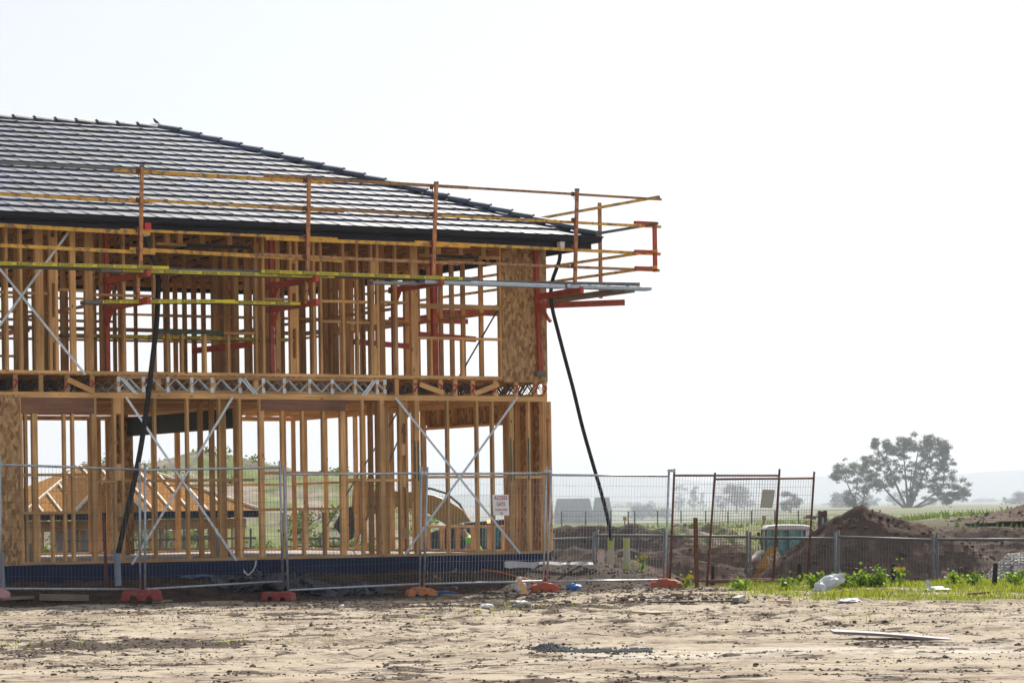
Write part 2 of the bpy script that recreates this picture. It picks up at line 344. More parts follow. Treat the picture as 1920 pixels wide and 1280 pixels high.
# upper front wall
uu = dict(v=580, h0=3.137, h1=5.44)
for uR, n in ((16,1),(43,1),(82,3),(143,2),(175,3),(236,1),(293,1),(483,1),(497,1),(592,1),(605,1),(647,1),(673,1),(745,1),(784,3),(941,1)): stud(uR, n, **uu)
hW1 = PD(385, 461, 0)[1]; hS1 = PD(385, 624, 0)[1]; hW2 = PD(870, 482, 0)[1]; hS2 = PD(870, 633, 0)[1]
for uR in (319, 343, 385, 436): stud(uR, 2, 450, h0=hW1+.03, h1=5.44)
for uR in (318, 345, 388, 432): stud(uR, 1, 650, h0=3.137, h1=hS1-.023)
for uR in (805, 827, 869, 911): stud(uR, 2, 470, h0=hW2+.03, h1=5.44)
for uR in (812, 871): stud(uR, 1, 660, h0=3.137, h1=hS2-.023)
for uL, uR, q in ((98,109.5,((4.55,4.9),(3.6,4.0),(5.1,5.3))),(548.5,560,((4.5,4.8),(3.9,4.3),(3.15,3.4),(5.0,5.15))),(700,711.5,((4.85,5.1),(4.0,4.35),(3.15,3.6)))): ladder(uL, uR, 580, 3.137, 5.44, q)
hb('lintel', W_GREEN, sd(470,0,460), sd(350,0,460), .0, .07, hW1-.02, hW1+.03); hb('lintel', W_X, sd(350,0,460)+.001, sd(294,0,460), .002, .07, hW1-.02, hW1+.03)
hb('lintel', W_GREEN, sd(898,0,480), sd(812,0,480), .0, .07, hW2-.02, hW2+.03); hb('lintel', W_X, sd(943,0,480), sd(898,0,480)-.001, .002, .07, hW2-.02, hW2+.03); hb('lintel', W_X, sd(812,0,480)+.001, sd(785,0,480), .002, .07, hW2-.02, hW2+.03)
nog(295, 420, 622, name='sill_plate', d0=-.0, m=M_GREENP); nog(420.3, 478, 624, name='sill_plate', d0=0)
nog(785, 947, 633, name='sill_plate', d0=-.0); nog(785, 941, 573, t=.085, d0=.0, d1=.045)
nog(-20, 90, 547); nog(112, 160, 543); nog(176, 290, 552); nog(605, 690, 564); nog(713, 768, 566); nog(497, 548, 560); nog(605, 640, 602); nog(650,694,604)
# floor trusses between the storeys
def webs(n, L_, along, z0, z1, thick=.012):
    b = MB(); step = L_/n
    for i in range(n):
        a = along(i*step); c = along((i+.5)*step); e = along((i+1)*step)
        for p, q in ((a, c), (e, c)):
            for o in (-.028, .028):
                off = NX*o if along.ax == 's' else RX*o
                b.beam(p+Vector((0,0,z0))+off, q+Vector((0,0,z1))+off, .03, thick)
    return b
sM0, sM1 = sd(725, 0, 720), sd(221, 0, 720)
def mid(x): return P0-RX*(sM0+x)+NX*.05
mid.ax = 's'
def mk_mid(front):
    b = MB(); b.hbox(sM0, sM1, .004, .09, 3.022, 3.067); b.hbox(sM0, sM1, .004, .09, 2.79, 2.834)
    t = b.build('floor_truss', W_X, house)
    w = webs(12, sM1-sM0, mid, 2.83, 3.03); w.build('metal_web', M_STRAP, t)
    return t
t0 = mk_mid(True)
b = MB()
for u in (222.6, 269, 315, 359.7, 397.8, 450, 493.8, 533, 580.6, 623, 666, 707.7, 721.6):
    s = sd(u, 0, 722); b.hbox(s-.022, s+.022, .01, .085, 2.834, 3.022)
    for hh in (2.80, 2.97): hb('nail_plate', M_STRAP, s-.03, s+.03, -.006, .0035, hh, hh+.085, parent=t0)
for u in (298, 400.5, 481): s = sd(u, 0, 722); b.hbox(s-.045, s+.045, .02, .08, 2.834, 3.022)
b.build('truss_post', W_Z, t0)
for (u0, v0, u1, v1) in ((226,708,253,738),(231,708,258,739),(452.5,710,477,739),(458,709,482,739),(700,713,679,741),(705,713,684,742)):
    s0, h0 = PD(u0, v0, -.01); s1, h1 = PD(u1, v1, -.01); bw = MB(); bw.beam(H(s0,-.012,h0), H(s1,-.012,h1), .012, .03); bw.build('metal_web', M_STRAP, t0)
tm = mk_mid(False); tm.location = tm.location+NX*.45
for k in range(2, 23):
    c = copy_tree(tm, house); c.location = NX*(.45*k)
ends_R = [745, 780, 827.5, 855, 888, 929.5, 969, 1005, 1023]; ends_L = [174, 127, 78, 30]
sides = [sd(u, 0, 725) for u in ends_R]+[sd(u, 0, 725) for u in ends_L]+[sd(30,0,725)+.45*k for k in range(1, 14)]
def dep(s):
    f = lambda x: P0-RX*s+NX*(.05+x)
    f.ax = 'd'; return f
dt = None; s_ref = sides[0]
for i, s in enumerate(sides):
    if dt is None:
        b = MB(); b.hbox(s-.04, s+.04, .015, HD-.02, 3.022, 3.067); b.hbox(s-.04, s+.04, .015, HD-.02, 2.79, 2.834); b.hbox(s-.035, s+.035, .012, .06, 2.834, 3.022)
        dt = b.build('floor_truss', W_Y, house); webs(20, HD-.1, dep(s), 2.83, 3.03).build('metal_web', M_GALVD, dt)
    else:
        c = copy_tree(dt, house); c.location = -RX*(s-s_ref)
for (u0, v0, u1, v1) in ((126,711,176,734),(787,720,832,737),(935,720,890,738)):
    s0, h0 = PD(u0, v0, -.02); s1, h1 = PD(u1, v1, -.02); b = MB(); b.beam(H(s0,-.02,h0), H(s1,-.02,h1), .03, .085); b.build('packing_board', W_X, house)
for u, w in ((30,1),(127,2),(174,0),(780,2),(827,1),(855,1),(888,1),(929,0),(969,1),(1005,2),(1023,0)):   # sprayed ticks on the truss ends
    s = sd(u, 0, 725); b = MB()
    b.beam(H(s+.03,.008,2.98), H(s-.03,.008,2.93+.03*w), .006, .035); b.beam(H(s-.025,.0075,2.95), H(s+.03,.0075,2.85), .006, .032); b.build('spray_mark', M_REDMARK, house)
# cross braces (metal strap) on the face of the frame
for (u0, v0, u1, v1) in ((236,744,444,1051),(436,744,247,1058),(741,745,975,1037),(970,744,758,1040),(128,436,-60,690),(-20,480,160,702)):
    s0, h0 = PD(u0, v0, -.01); s1, h1 = PD(u1, v1, -.01); b = MB(); b.beam(H(s0,-.012-(.004 if u1 < u0 else 0),h0), H(s1,-.012-(.004 if u1 < u0 else 0),h1), .005, .04); b.build('brace_strap', M_STRAP, house)
for (d0, h0, d1, h1, s) in ((5.0,2.7,7.4,.1,.1),(9.2,.1,5.5,2.7,.11),(1.4,4.55,3.2,3.15,.1)):      # braces of the far wall
    b = MB(); b.beam(H(s,d0,h0), H(s,d1,h1), .006, .04); b.build('brace_strap', M_GALVD, house)
for (u, h0, h1) in ((778,1.35,2.0),(958,1.3,2.05),(963.5,1.3,2.0),(991,1.3,2.05),(784,1.3,2.0)):   # green stripes on some studs
    s = sd(u, 0, 830); hb('paint_stripe', M_GREENP, s-.012, s+.012, -.001, .0035, h0, h1)
# inner walls: too many studs to single out
b = MB(); rr = random.Random(3)
def wall_s(d, s0, s1, h0, h1, step=.45, gaps=(), j=.03):
    s = s0
    while s < s1:
        if not any(a < s < c for a, c in gaps): b.hbox(s, s+.045*(2 if rr.random() < .22 else 1), d, d+.089, h0+.046, h1-.001)
        s += step+rr.uniform(-j, j)
    for hh in (h0, h1-.045): b.hbox(s0-.05, s1+.05, d+.001, d+.088, hh+.0005, hh+.045)
    return
def wall_d(s, d0, d1, h0, h1, step=.45, gaps=()):
    d = d0
    while d < d1:
        if not any(a < d < c for a, c in gaps): b.hbox(s, s+.089, d, d+.045*(2 if rr.random() < .22 else 1), h0+.046, h1-.001)
        d += step+rr.uniform(-.03, .03)
    for hh in (h0, h1-.045): b.hbox(s+.001, s+.088, d0-.05, d1+.05, hh+.0005, hh+.045)
wall_s(HD-.088, .2, HL-.2, .0, 2.745, .6, ((.5,2.6),(4.6,8.7),(9.2,10.4),(11,13)))
wall_d(9.0, 2.4, 4.6, 0, 2.745, .45); wall_d(6.1, .4, 1.6, 0, 2.745, .45); wall_s(2.35, 9.05, 10.5, 0, 2.745, .45); wall_d(4.6, 8.3, 10.2, 0, 2.745)
wall_d(3.1, .2, 1.0, 0, 2.745, .3)
wall_s(HD-.088, .2, HL-.2, 3.09, 5.48, .6, ((1.5,3.5),(6.1,7.6),(8.6,9.9),(10.4,12.6)))
wall_s(3.3, .9, 6.0, 3.09, 5.48, .33, ((2.7,3.1),(4.9,5.2))); wall_s(4.4, 6.4, 9.6, 3.09, 5.48, .6, ((6.7,7.6),(8.1,9.2))); wall_d(2.9, .2, 9.8, 3.09, 5.48, .45, ((1.2,2.0),(6,7)))
wall_d(5.15, .2, 3.0, 3.09, 5.48, .42); wall_d(8.3, .3, 4.2, 3.09, 5.48, .45, ((1,1.6),)); wall_d(9.4, 1.3, 9.8, 3.09, 5.48, .6, ((5,8),)); wall_s(7.0, 3.1, 9.3, 3.09, 5.48, .6, ((5,6.2),(7.4,8.4)))
wall_s(.004, 11.9, HL-.1, 0, 2.745); wall_s(.004, 10.5, HL-.1, 3.09, 5.48); wall_d(HL-.09, .1, HD-.1, 0, 2.745); wall_d(HL-.09, .1, HD-.1, 3.09, 5.48)
b.build('interior_studs', W_Z, house, kind='stuff')
b = MB()
for d, s0, s1, hh in ((HD-.07,.2,2.9,1.35),(3.31,.9,6.0,4.3),(HD-.07,.2,14,4.3),(HD-.07,6.1,12.6,3.95),(4.41,6.4,9.6,4.25),(7.02,3.1,9.3,4.3)): b.hbox(s0, s1, d, d+.07, hh, hh+.045)
for (s, d0, d1, hh) in ((2.91,.2,9.8,4.28),(8.32,.3,4.2,4.25),(9.02,2.4,4.6,1.35)): b.hbox(s, s+.07, d0, d1, hh, hh+.045)
b.build('interior_noggings', W_X, house, kind='stuff')
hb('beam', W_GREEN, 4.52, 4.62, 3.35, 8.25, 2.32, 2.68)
hb('column', M_OSB, 4.5, 4.85, 8.26, 8.62, .01, 2.69); hb('column', W_Z, 4.5, 4.62, 3.2, 3.34, .01, 2.69)
# roof trusses
PIT = math.tan(R_(21.9)); EO = .66; EH = 5.585
def roof_h(o_in): return EH+(o_in+EO)*PIT          # o_in: distance inside the wall line
def truss(s, top):
    b = MB(); dm = HD/2
    b.hbox(s-.018, s+.018, .0, HD, 5.532, 5.62)
    a = min(top, dm)
    for sg in (0, 1):
        f = (lambda d: d) if not sg else (lambda d: HD-d)
        b.beam(H(s, f(-.57), roof_h(-.57)-.11), H(s, f(a), roof_h(a)-.11), .035, .09)
        for x in (a*.35, a*.7): b.beam(H(s, f(x), 5.62), H(s, f(x), roof_h(x)-.15), .03, .07, up=tuple(NX))
        b.beam(H(s, f(a*.7), 5.62), H(s, f(a*.35), roof_h(a*.35)-.15), .03, .07); 
    if a < dm: b.beam(H(s, a, roof_h(a)-.11), H(s, HD-a, roof_h(a)-.11), .035, .09)
    return b.build('roof_truss', W_Y, house)
full = None
for k in range(26):
    s = .3+.6*k
    top = min(s+.02, HL-s+.02)
    if top < 5.3: truss(s, max(top, .25))
    elif full is None: full = truss(s, 6); fs_ = s
    else: c = copy_tree(full, house); c.location = -RX*(s-fs_)
for sg in (0, 1):          # jack rafters of the hip ends
    b = MB()
    for k in range(1, 17):
        d = .6*k; a = min(d, HD-d); f = (lambda s: s) if not sg else (lambda s: HL-s)
        b.beam(H(f(-.57), d, roof_h(-.57)-.11), H(f(a), d, roof_h(a)-.11), .035, .09)
    b.build('jack_rafters', W_X, house)
# tiles
def slope(name, org, al, inn, Lw, run):
    rows = 18; g = run/rows; V = []; Fc = []
    prof = ((0,.003),(.016,.011),(.04,.011),(.06,.002),(.15,.0),(.297,.004))
    for i in range(rows):
        r0 = i*g-(.0 if i else .03); r1 = min((i+1)*g+.012, run)
        x0, x1 = max(r0, 0), Lw-max(r0, 0); y0, y1 = r1, Lw-r1
        if x1-x0 < .05: continue
        xs = []; k0 = int(x0/.3)-1
        off = 0
        for k in range(k0, int(x1/.3)+2):
            for px, pz in prof:
                x = k*.3+px+off
                if x0 < x < x1: xs.append((x, pz))
        xs = [(x0, 0)]+xs+[(x1, 0)]
        n0 = len(V); jz = [0]*len(xs)
        for x, pz in xs:
            tl = int((x-off)//.3); jj = (((tl*7349+i*9151) % 97)/97-.5)*.008
            a = min(max(x, x0), x1); c = min(max(x, y0), max(y1, y0))
            pb = org+al*a+inn*r0+Vector((0,0,r0*PIT)); pt = org+al*c+inn*r1+Vector((0,0,r1*PIT))
            V.append(pb+Vector((0,0,-.014))); V.append(pb+Vector((0,0,pz+.044+jj))); V.append(pt+Vector((0,0,pz*.8+.004)))
        for q in range(len(xs)-1):
            a = n0+q*3; Fc.append((a, a+3, a+4, a+1)); Fc.append((a+1, a+4, a+5, a+2))
    b = MB(); b.add(V, Fc); return b.build(name, M_TILE, house)
o = -EO; RUN = HD/2+EO
slope('roof_tiles', H(o, o, EH), -RX, NX, HL+2*EO, RUN)
slope('roof_tiles', H(o, HD-o, EH), -NX, -RX, HD+2*EO, RUN)
slope('roof_tiles', H(HL-o, HD-o, EH), RX, -NX, HL+2*EO, RUN)
slope('roof_tiles', H(HL-o, o, EH), NX, RX, HD+2*EO, RUN)
def caps(name, a, c, nrm):
    a = Vector(a); c = Vector(c); Ld = (c-a).length; t = (c-a)/Ld; n = int(Ld/.40); st = Ld/n; b = MB()
    x = t.cross(Vector((0,0,1))).normalized(); z = x.cross(t).normalized()
    for i in range(n):
        p0 = a+t*(i*st-.03); p1 = a+t*((i+1)*st); rg = []
        for p, r, up in ((p0, .142, .034), (p1, .12, .012)):
            for k in range(9):
                an = math.pi*k/8; rg.append(p+x*(math.cos(an)*r)+z*(math.sin(an)*r*.72+up-.035))
        fsx = [(k, k+1, 9+k+1, 9+k) for k in range(8)]+[tuple(range(8, -1, -1))]
        b.add(rg, fsx)
    return b.build(name, M_TILE, house, smooth=False)
RH = EH+RUN*PIT-.015; q = HD/2
caps('ridge_cap', H(HL-q, q, RH), H(q, q, RH), 0)
for s0, d0, s1 in ((o, o, q), (o, HD-o, q), (HL-o, o, HL-q), (HL-o, HD-o, HL-q)): caps('hip_cap', H(s0, d0, EH+.05), H(s1, q, RH+.02), 0)
# fascia and gutter swept round the eaves
def sweep(name, prof, m):
    b = MB(); n = len(prof)
    for oo, hh in prof: pass
    vs = [H(s, d, hh) for oo, hh in prof for s, d in ((-oo,-oo),(HL+oo,-oo),(HL+oo,HD+oo),(-oo,HD+oo))]
    fs = [(i*4+k, i*4+(k+1)%4, (i+1)*4+(k+1)%4, (i+1)*4+k) for i in range(n-1) for k in range(4)]
    b.add(vs, fs); return b.build(name, m, house)
sweep('gutter', ((.602,5.49),(.70,5.49),(.722,5.505),(.74,5.535),(.742,5.575),(.76,5.58),(.762,5.605),(.735,5.606),(.726,5.575),(.722,5.54),(.69,5.50),(.606,5.497),(.606,5.56)), M_NAVY)
sweep('fascia', ((.575,5.57),(.6,5.57),(.6,5.47),(.594,5.467),(.6,5.464),(.6,5.435),(.594,5.432),(.6,5.429),(.6,5.40),(.603,5.385),(.575,5.385),(.575,5.57)), M_NAVY)
# bird on the end of the ridge
# ================================================================== terrain
def house_r(X, Y):
    px = X-P0.x; py = Y-P0.y; s = -(px*RX.x+py*RX.y); d = px*NX.x+py*NX.y
    ds = np.maximum(np.maximum(-s, s-HL), 0); dd = np.maximum(np.maximum(-d, d-HD), 0); return np.hypot(ds, dd)
def terr(X, Y):
    X = np.asarray(X, float); Y = np.asarray(Y, float)
    r = house_r(X, Y); q = Y-np.minimum(45.9+.42*X, 47.3)
    z = .30*(1-sst(.15, 2.3, r))
    z = z+.17*np.exp(-((X-1.7)**2/1.7+(Y-50.2)**2/3.0))
    rb = sst(2.0, 5.0, r+np.where(X < 2.6, 0, 0))
    pit = -1.75*sst(.2, 4.5, q)*rb*sst(47.2, 50, Y)
    rise = sst(92, 128, Y)
    z = z+pit*(1-rise)+.25*rise
    ang = X/np.maximum(Y, 1)
    z = z+.75*sst(.085, .19, ang)*sst(84, 116, Y)*(1-sst(120, 190, Y))
    vl = 1-sst(.04, .125, ang)
    z = z+vl*(-9.2*sst(175, 700, Y)+13.0*np.clip((Y-1750)/1900, 0, 1))+(1-vl)*5.0*sst(2600, 5200, Y)
    for bx, by, bz, br in ((-.8, 68.5, -.5, 7.0), (-1.3, 76.5, -.55, 9.0)):
        wb = np.exp(-((X-bx)**2+(Y-by)**2)/br); z = z*(1-wb)+bz*wb
    pitm = sst(48, 52, Y)*(1-sst(125, 140, Y))
    z = z+pitm*rb*(fbm(X*.16, Y*.12, 5, 5)*1.1+fbm(X*.7, Y*.5, 9, 4)*.3)
    fg = 1-sst(46.5, 49, Y)
    rough = sst(.40, .62, vnoise(X*.32+3, Y*.55, 21)+.35*fbm(X*1.5, Y*2, 4, 3))
    z = z+fg*(fbm(X*.12, Y*.3, 31, 3)*.10+(.6*fbm(X*.4, Y*2.2, 33, 4)+.6*fbm(X*.07, Y*2.6, 34, 3))*.075+rough*fbm(X*4.2, Y*5.5, 35, 4)*.11+(fbm(X*9, Y*11, 37, 3))*.018)
    z = z+(1-fg)*(1-sst(60, 80, Y))*(fbm(X*2.2, Y*2.2, 41, 5)*.16)
    z = z+sst(130, 160, Y)*fbm(X*.012, Y*.01, 51, 3)*.5
    return z
def axis(fine0, fine1, st, lo, hi, k=1.09):
    a = list(np.arange(fine0, fine1+1e-6, st)); x = fine0; d = st; L_ = []
    while x > lo: d *= k; x -= d; L_.append(x)
    Rr = []; x = a[-1]; d = st
    while x < hi: d *= k; x += d; Rr.append(x)
    return np.array(L_[::-1]+a+Rr)
xs = axis(-11, 12.5, .065, -6600, 6600); 
ys = np.concatenate([axis(19.5, 48.5, .075, -60, 48.5), np.arange(48.7, 62, .2), np.arange(62, 150, .55)]); yy = 150; dd_ = .6; ex = []
while yy < 8600: dd_ *= 1.09; yy += dd_; ex.append(yy)
ys = np.unique(np.concatenate([ys, ex])); 
XX, YY = np.meshgrid(xs, ys); ZZ = terr(XX, YY)
V = np.stack([XX, YY, ZZ], -1).reshape(-1, 3); nx_, ny_ = len(xs), len(ys)
I = np.arange(nx_*ny_).reshape(ny_, nx_); Fq = np.stack([I[:-1,:-1], I[:-1,1:], I[1:,1:], I[1:,:-1]], -1).reshape(-1, 4)
M_GROUND, nt, bsdf = mat('site_ground'); L = nt.links
def grd(nt, scale, vec, detail=5, rough=.6, dist=0): 
    n = N(nt, 'ShaderNodeTexNoise', Scale=scale, Detail=float(detail), Roughness=rough, Distortion=float(dist)); nt.links.new(vec, n.inputs['Vector']); return n.outputs['Fac']
def mixc(nt, fac, a, c):
    m = N(nt, 'ShaderNodeMixRGB'); L_ = nt.links
    L_.new(fac, m.inputs[0])
    for i, q in ((1, a), (2, c)):
        if isinstance(q, tuple): m.inputs[i].default_value = (*q, 1)
        else: L_.new(q, m.inputs[i])
    return m.outputs[0]
geo = N(nt, 'ShaderNodeNewGeometry'); pos = geo.outputs['Position']
mpz = N(nt, 'ShaderNodeMapping'); mpz.inputs['Scale'].default_value = (.45,1.3,1); L.new(pos, mpz.inputs['Vector']); an_ = mpz.outputs[0]
tan = ramp(nt, grd(nt, 1.3, an_), [(.3, (.40,.337,.25)), (.7, (.545,.468,.36))]).outputs[0]
wet = ramp(nt, grd(nt, .55, an_, 7, .72), [(.50, (0,0,0)), (.62, (1,1,1))]).outputs[0]
wet2 = ramp(nt, grd(nt, 2.6, an_, 7, .75), [(.56, (0,0,0)), (.66, (.9,.9,.9))]).outputs[0]
crumb = ramp(nt, grd(nt, 8.0, an_, 7, .82), [(.50, (0,0,0)), (.575, (1,1,1))]).outputs[0]
zone = ramp(nt, grd(nt, .8, an_, 5, .65), [(.38, (.15,.15,.15)), (.56, (1,1,1))]).outputs[0]
mcz = N(nt, 'ShaderNodeMixRGB', blend_type='MULTIPLY'); mcz.inputs[0].default_value = 1; L.new(crumb, mcz.inputs[1]); L.new(zone, mcz.inputs[2])
c = mixc(nt, mcz.outputs[0], mixc(nt, wet2, mixc(nt, wet, tan, (.29,.225,.165)), (.13,.1,.075)), (.085,.066,.052))
def attr(n): a = N(nt, 'ShaderNodeAttribute'); a.attribute_name = n; return a.outputs['Fac']
soil = ramp(nt, grd(nt, 2.2, pos, 8, .7), [(.3, (.03,.021,.016)), (.5, (.06,.042,.032)), (.75, (.14,.1,.08))]).outputs[0]
c = mixc(nt, attr('soil'), c, soil)
c = mixc(nt, attr('pale'), c, (.66,.61,.54)); dk = N(nt, 'ShaderNodeMath', operation='MULTIPLY_ADD'); L.new(grd(nt, 10, an_, 6, .8), dk.inputs[0]); dk.inputs[1].default_value = 2.6; dk.inputs[2].default_value = -1.3
ds = N(nt, 'ShaderNodeMath', operation='ADD'); L.new(attr('dark'), ds.inputs[0]); L.new(dk.outputs[0], ds.inputs[1])
dm = N(nt, 'ShaderNodeMath', operation='MULTIPLY'); L.new(ramp(nt, ds.outputs[0], [(.36, (0,0,0)), (.56, (1,1,1))]).outputs[0], dm.inputs[0]); L.new(ramp(nt, attr('dark'), [(.05, (0,0,0)), (.3, (1,1,1))]).outputs[0], dm.inputs[1])
c = mixc(nt, dm.outputs[0], c, (.082,.062,.048))
tg = ramp(nt, grd(nt, 1.1, an_, 6), [(.35, (.13,.15,.04)), (.65, (.30,.29,.12))]).outputs[0]
c = mixc(nt, attr('turf'), c, tg)
mpf = N(nt, 'ShaderNodeMapping'); mpf.inputs['Scale'].default_value = (.004,.012,1); L.new(pos, mpf.inputs['Vector'])
fld = ramp(nt, grd(nt, 1.0, mpf.outputs[0], 4), [(.35, (.08,.12,.045)), (.5, (.14,.17,.075)), (.62, (.23,.19,.14))]).outputs[0]
fld2 = ramp(nt, grd(nt, .35, an_, 6), [(.35, (.09,.14,.03)), (.6, (.2,.2,.09))]).outputs[0]
c = mixc(nt, attr('near_field'), c, fld2); c = mixc(nt, attr('field'), c, fld)
L.new(c, bsdf.inputs['Base Color']); bsdf.inputs['Roughness'].default_value = .95; bsdf.inputs['Specular IOR Level'].default_value = .15
bp = N(nt, 'ShaderNodeBump', Strength=.6, Distance=.03); L.new(grd(nt, 22, pos, 6, .7), bp.inputs['Height']); L.new(bp.outputs[0], bsdf.inputs['Normal'])
rH = house_r(XX, YY); nzz = fbm(XX*.9, YY*1.6, 61, 4)
A_soil = sst(-.5, .9, YY-np.minimum(45.6+.42*XX, 47.0)+nzz*1.6)*(1-sst(125, 140, YY))
# right verge of turf
AG = sst(3.0, 4.6, XX+nzz*2)*sst(37.6+1.0*(XX < 6), 40.5, YY+nzz*3.5)*(1-sst(47.4, 48.2, YY))
A_turf = np.clip(.85*AG*sst(-.14, .1, fbm(XX*1.3, YY*1.9, 63, 5)+.035*(YY-42)), 0, 1)
rut = .6*fbm(XX*.4, YY*2.2, 33, 4)+.6*fbm(XX*.07, YY*2.6, 34, 3); front = (1-sst(45, 47, YY))
A_dark = np.clip(.95*np.exp(-((XX+4.4)**2/1.8+(YY-29.6)**2/2.4))*sst(-.22,.08,fbm(XX*1.6,YY*1.6,66,5))+1.0*np.exp(-((XX+.4)**2/7+(YY-40.5)**2/18))*sst(-.1,.1,fbm(XX*.9,YY*1.3,67,5))
    +front*(.75*(1-sst(-.26,-.12,rut))*sst(-.2,.1,fbm(XX*1.7,YY*1.7,68,4))+.8*sst(.1,.2,fbm(XX*.55,YY*.8,72,6))*sst(-.1,.1,fbm(XX*5,YY*5,73,3))+.6*sst(.10,.2,fbm(XX*3.2,YY*3.6,74,4))), 0, 1)
A_pale = .75*np.exp(-((YY-26.0-.05*XX+fbm(XX*.4,YY*1,69,3)*1.5)/.9)**2)*sst(.2,1.2,XX)*sst(-.3,.15,fbm(XX*1.5,YY*2.5,70,4))
ang = XX/np.maximum(YY, 1); rows = sst(.35, .6, vnoise(YY*.28+XX*.03+fbm(XX*.3,YY*.3,3,3)*1.2, XX*.02, 71))
A_nf = sst(104, 116, YY+XX*-.6+fbm(XX*.2,YY*.2,8,4)*14)*(1-sst(150, 200, YY))
A_nf = np.maximum(A_nf*(.25+.75*rows*(ang > .1)+.75*(ang <= .1)), 0)
A_f = sst(140, 190, YY)
gm = from_np('ground', V, Fq, M_GROUND, attrs={'soil': A_soil.ravel(), 'turf': A_turf.ravel(), 'dark': A_dark.ravel(), 'pale': A_pale.ravel(), 'near_field': A_nf.ravel(), 'field': A_f.ravel()})
go = bpy.data.objects.new('ground', gm); COL.objects.link(go); tag(go, kind='structure')
def gz(x, y): return float(terr(np.array([x]), np.array([y]))[0])
# distant hills
def hills(name, Y, pts, m, dep):
    V = []; n = len(pts); xs_ = np.linspace(pts[0][0], pts[-1][0], 160); zs = np.interp(xs_, [p[0] for p in pts], [p[1] for p in pts])+fbm(xs_*.004, xs_*0, 5, 5)*pts[0][2]
    vs = []; 
    for x, z in zip(xs_, zs): vs += [(x, Y-dep, -5), (x, Y-dep*.45, z*.55), (x, Y, z), (x, Y+dep*.6, z*.6), (x, Y+dep, -5)]
    fs = [(i*5+k, (i+1)*5+k, (i+1)*5+k+1, i*5+k+1) for i in range(len(xs_)-1) for k in range(4)]
    b = MB(); b.add(vs, fs); o_ = b.build(name, m, None, smooth=True); return tag(o_, kind='structure')
M_HILL = simple('hill_woodland', (.05,.075,.045), .95, scale=.004)
def hz(v, u, Y): return EYE-(v-(HV-ROLL*(u-960)))/F*Y
def hx(u, Y): return (u-960)/F*Y
Yh = 7000; hills('hills', Yh, [(hx(u,Yh), hz(v,u,Yh), 14) for u, v in ((-700,930),(300,925),(700,900),(900,890),(1080,895),(1200,892),(1350,905),(1450,898),(1540,890),(1660,885),(1780,889),(1860,882),(1960,880),(2100,890),(2600,920))], M_HILL, 900)
Yh = 4200; hills('hills', Yh, [(hx(u,Yh), hz(v,u,Yh), 5) for u, v in ((-700,945),(400,942),(800,930),(880,925),(960,928),(1040,938),(1150,940),(1300,944),(1500,945),(1620,945),(1760,939),(1830,936),(1960,930),(2600,925))], M_HILL, 300)
# weedy stockpile behind the house
HX = [-24,-20.5,-18.9,-18,-17,-16,-15,-13.9,-12.8,-11.8,-10.9,-8.8,-7.6,-6.3,-5.5,-4.6,-3.4,-2.1,-1,.5]; HZ = [-1.6,.2,1.2,2.3,3.15,3.4,3.35,3.65,3.85,3.65,3.5,3.05,3.1,2.9,2.6,2.2,1.3,.2,-1,-1.7]
def hillz(X, Y):
    pk = np.interp(X+fbm(X*.5, Y*.3, 81, 3)*1.2, HX, HZ); t = np.clip(1-np.abs(Y-113)/np.where(Y < 113, 17, 15), 0, 1); t = t**.8
    return -1.9+(pk+1.9)*t+fbm(X*.5, Y*.45, 83, 5)*.9*np.minimum(t*3,1)*(1-.55*t)
gx = np.arange(-25, 2, .22); gy = np.arange(94, 130, .3); GX, GY = np.meshgrid(gx, gy); GZ = hillz(GX, GY)
I = np.arange(GX.size).reshape(GX.shape); Fh = np.stack([I[:-1,:-1], I[:-1,1:], I[1:,1:], I[1:,:-1]], -1).reshape(-1,4)
M_STOCK, nt, bsdf = mat('weedy_soil'); L = nt.links; geo = N(nt, 'ShaderNodeNewGeometry'); pos = geo.outputs['Position']
c = ramp(nt, grd(nt, 1.6, pos, 7, .7), [(.3, (.15,.115,.09)), (.65, (.33,.27,.22))]).outputs[0]
gr = ramp(nt, grd(nt, .8, pos, 5), [(.3, (.07,.1,.025)), (.7, (.2,.24,.06))]).outputs[0]
c = mixc(nt, ramp(nt, grd(nt, .42, pos, 7, .7), [(.44, (0,0,0)), (.54, (1,1,1))]).outputs[0], c, gr); L.new(c, bsdf.inputs['Base Color']); bsdf.inputs['Roughness'].default_value = .95
ho = obj_np('weedy_stockpile', np.stack([GX,GY,GZ],-1).reshape(-1,3), Fh, M_STOCK); tag(ho, kind='structure')
# ------------------------------------------------------------------ leaf scatter tools
def leaf_cloud(centres, radii, n, size, rg, up=.0, tri=False, shape=.55):
    """quads scattered in ellipsoids -> V, F"""
    C = []; 
    idx = rg.choice(len(centres), n, p=np.array([r[0]*r[1] for r in radii])/sum(r[0]*r[1] for r in radii))
    d = rg.normal(size=(n,3)); d /= np.linalg.norm(d, axis=1)[:,None]; rad = rg.random(n)**.45
    P = np.array(centres)[idx]+rg.normal(size=(n,3))*.52*np.array(radii)[idx]
    a = rg.normal(size=(n,3)); a[:,2] += up; a /= np.linalg.norm(a,axis=1)[:,None]; bb = np.cross(a, rg.normal(size=(n,3))); bb /= np.linalg.norm(bb,axis=1)[:,None]
    s = size*(.6+.8*rg.random(n))[:,None]; a = a*s; bb = bb*s*shape
    V = np.stack([P-a*.5, P+bb*.5, P+a*.5, P-bb*.5], 1).reshape(-1,3); Fc = np.arange(n*4).reshape(n,4); return V, Fc
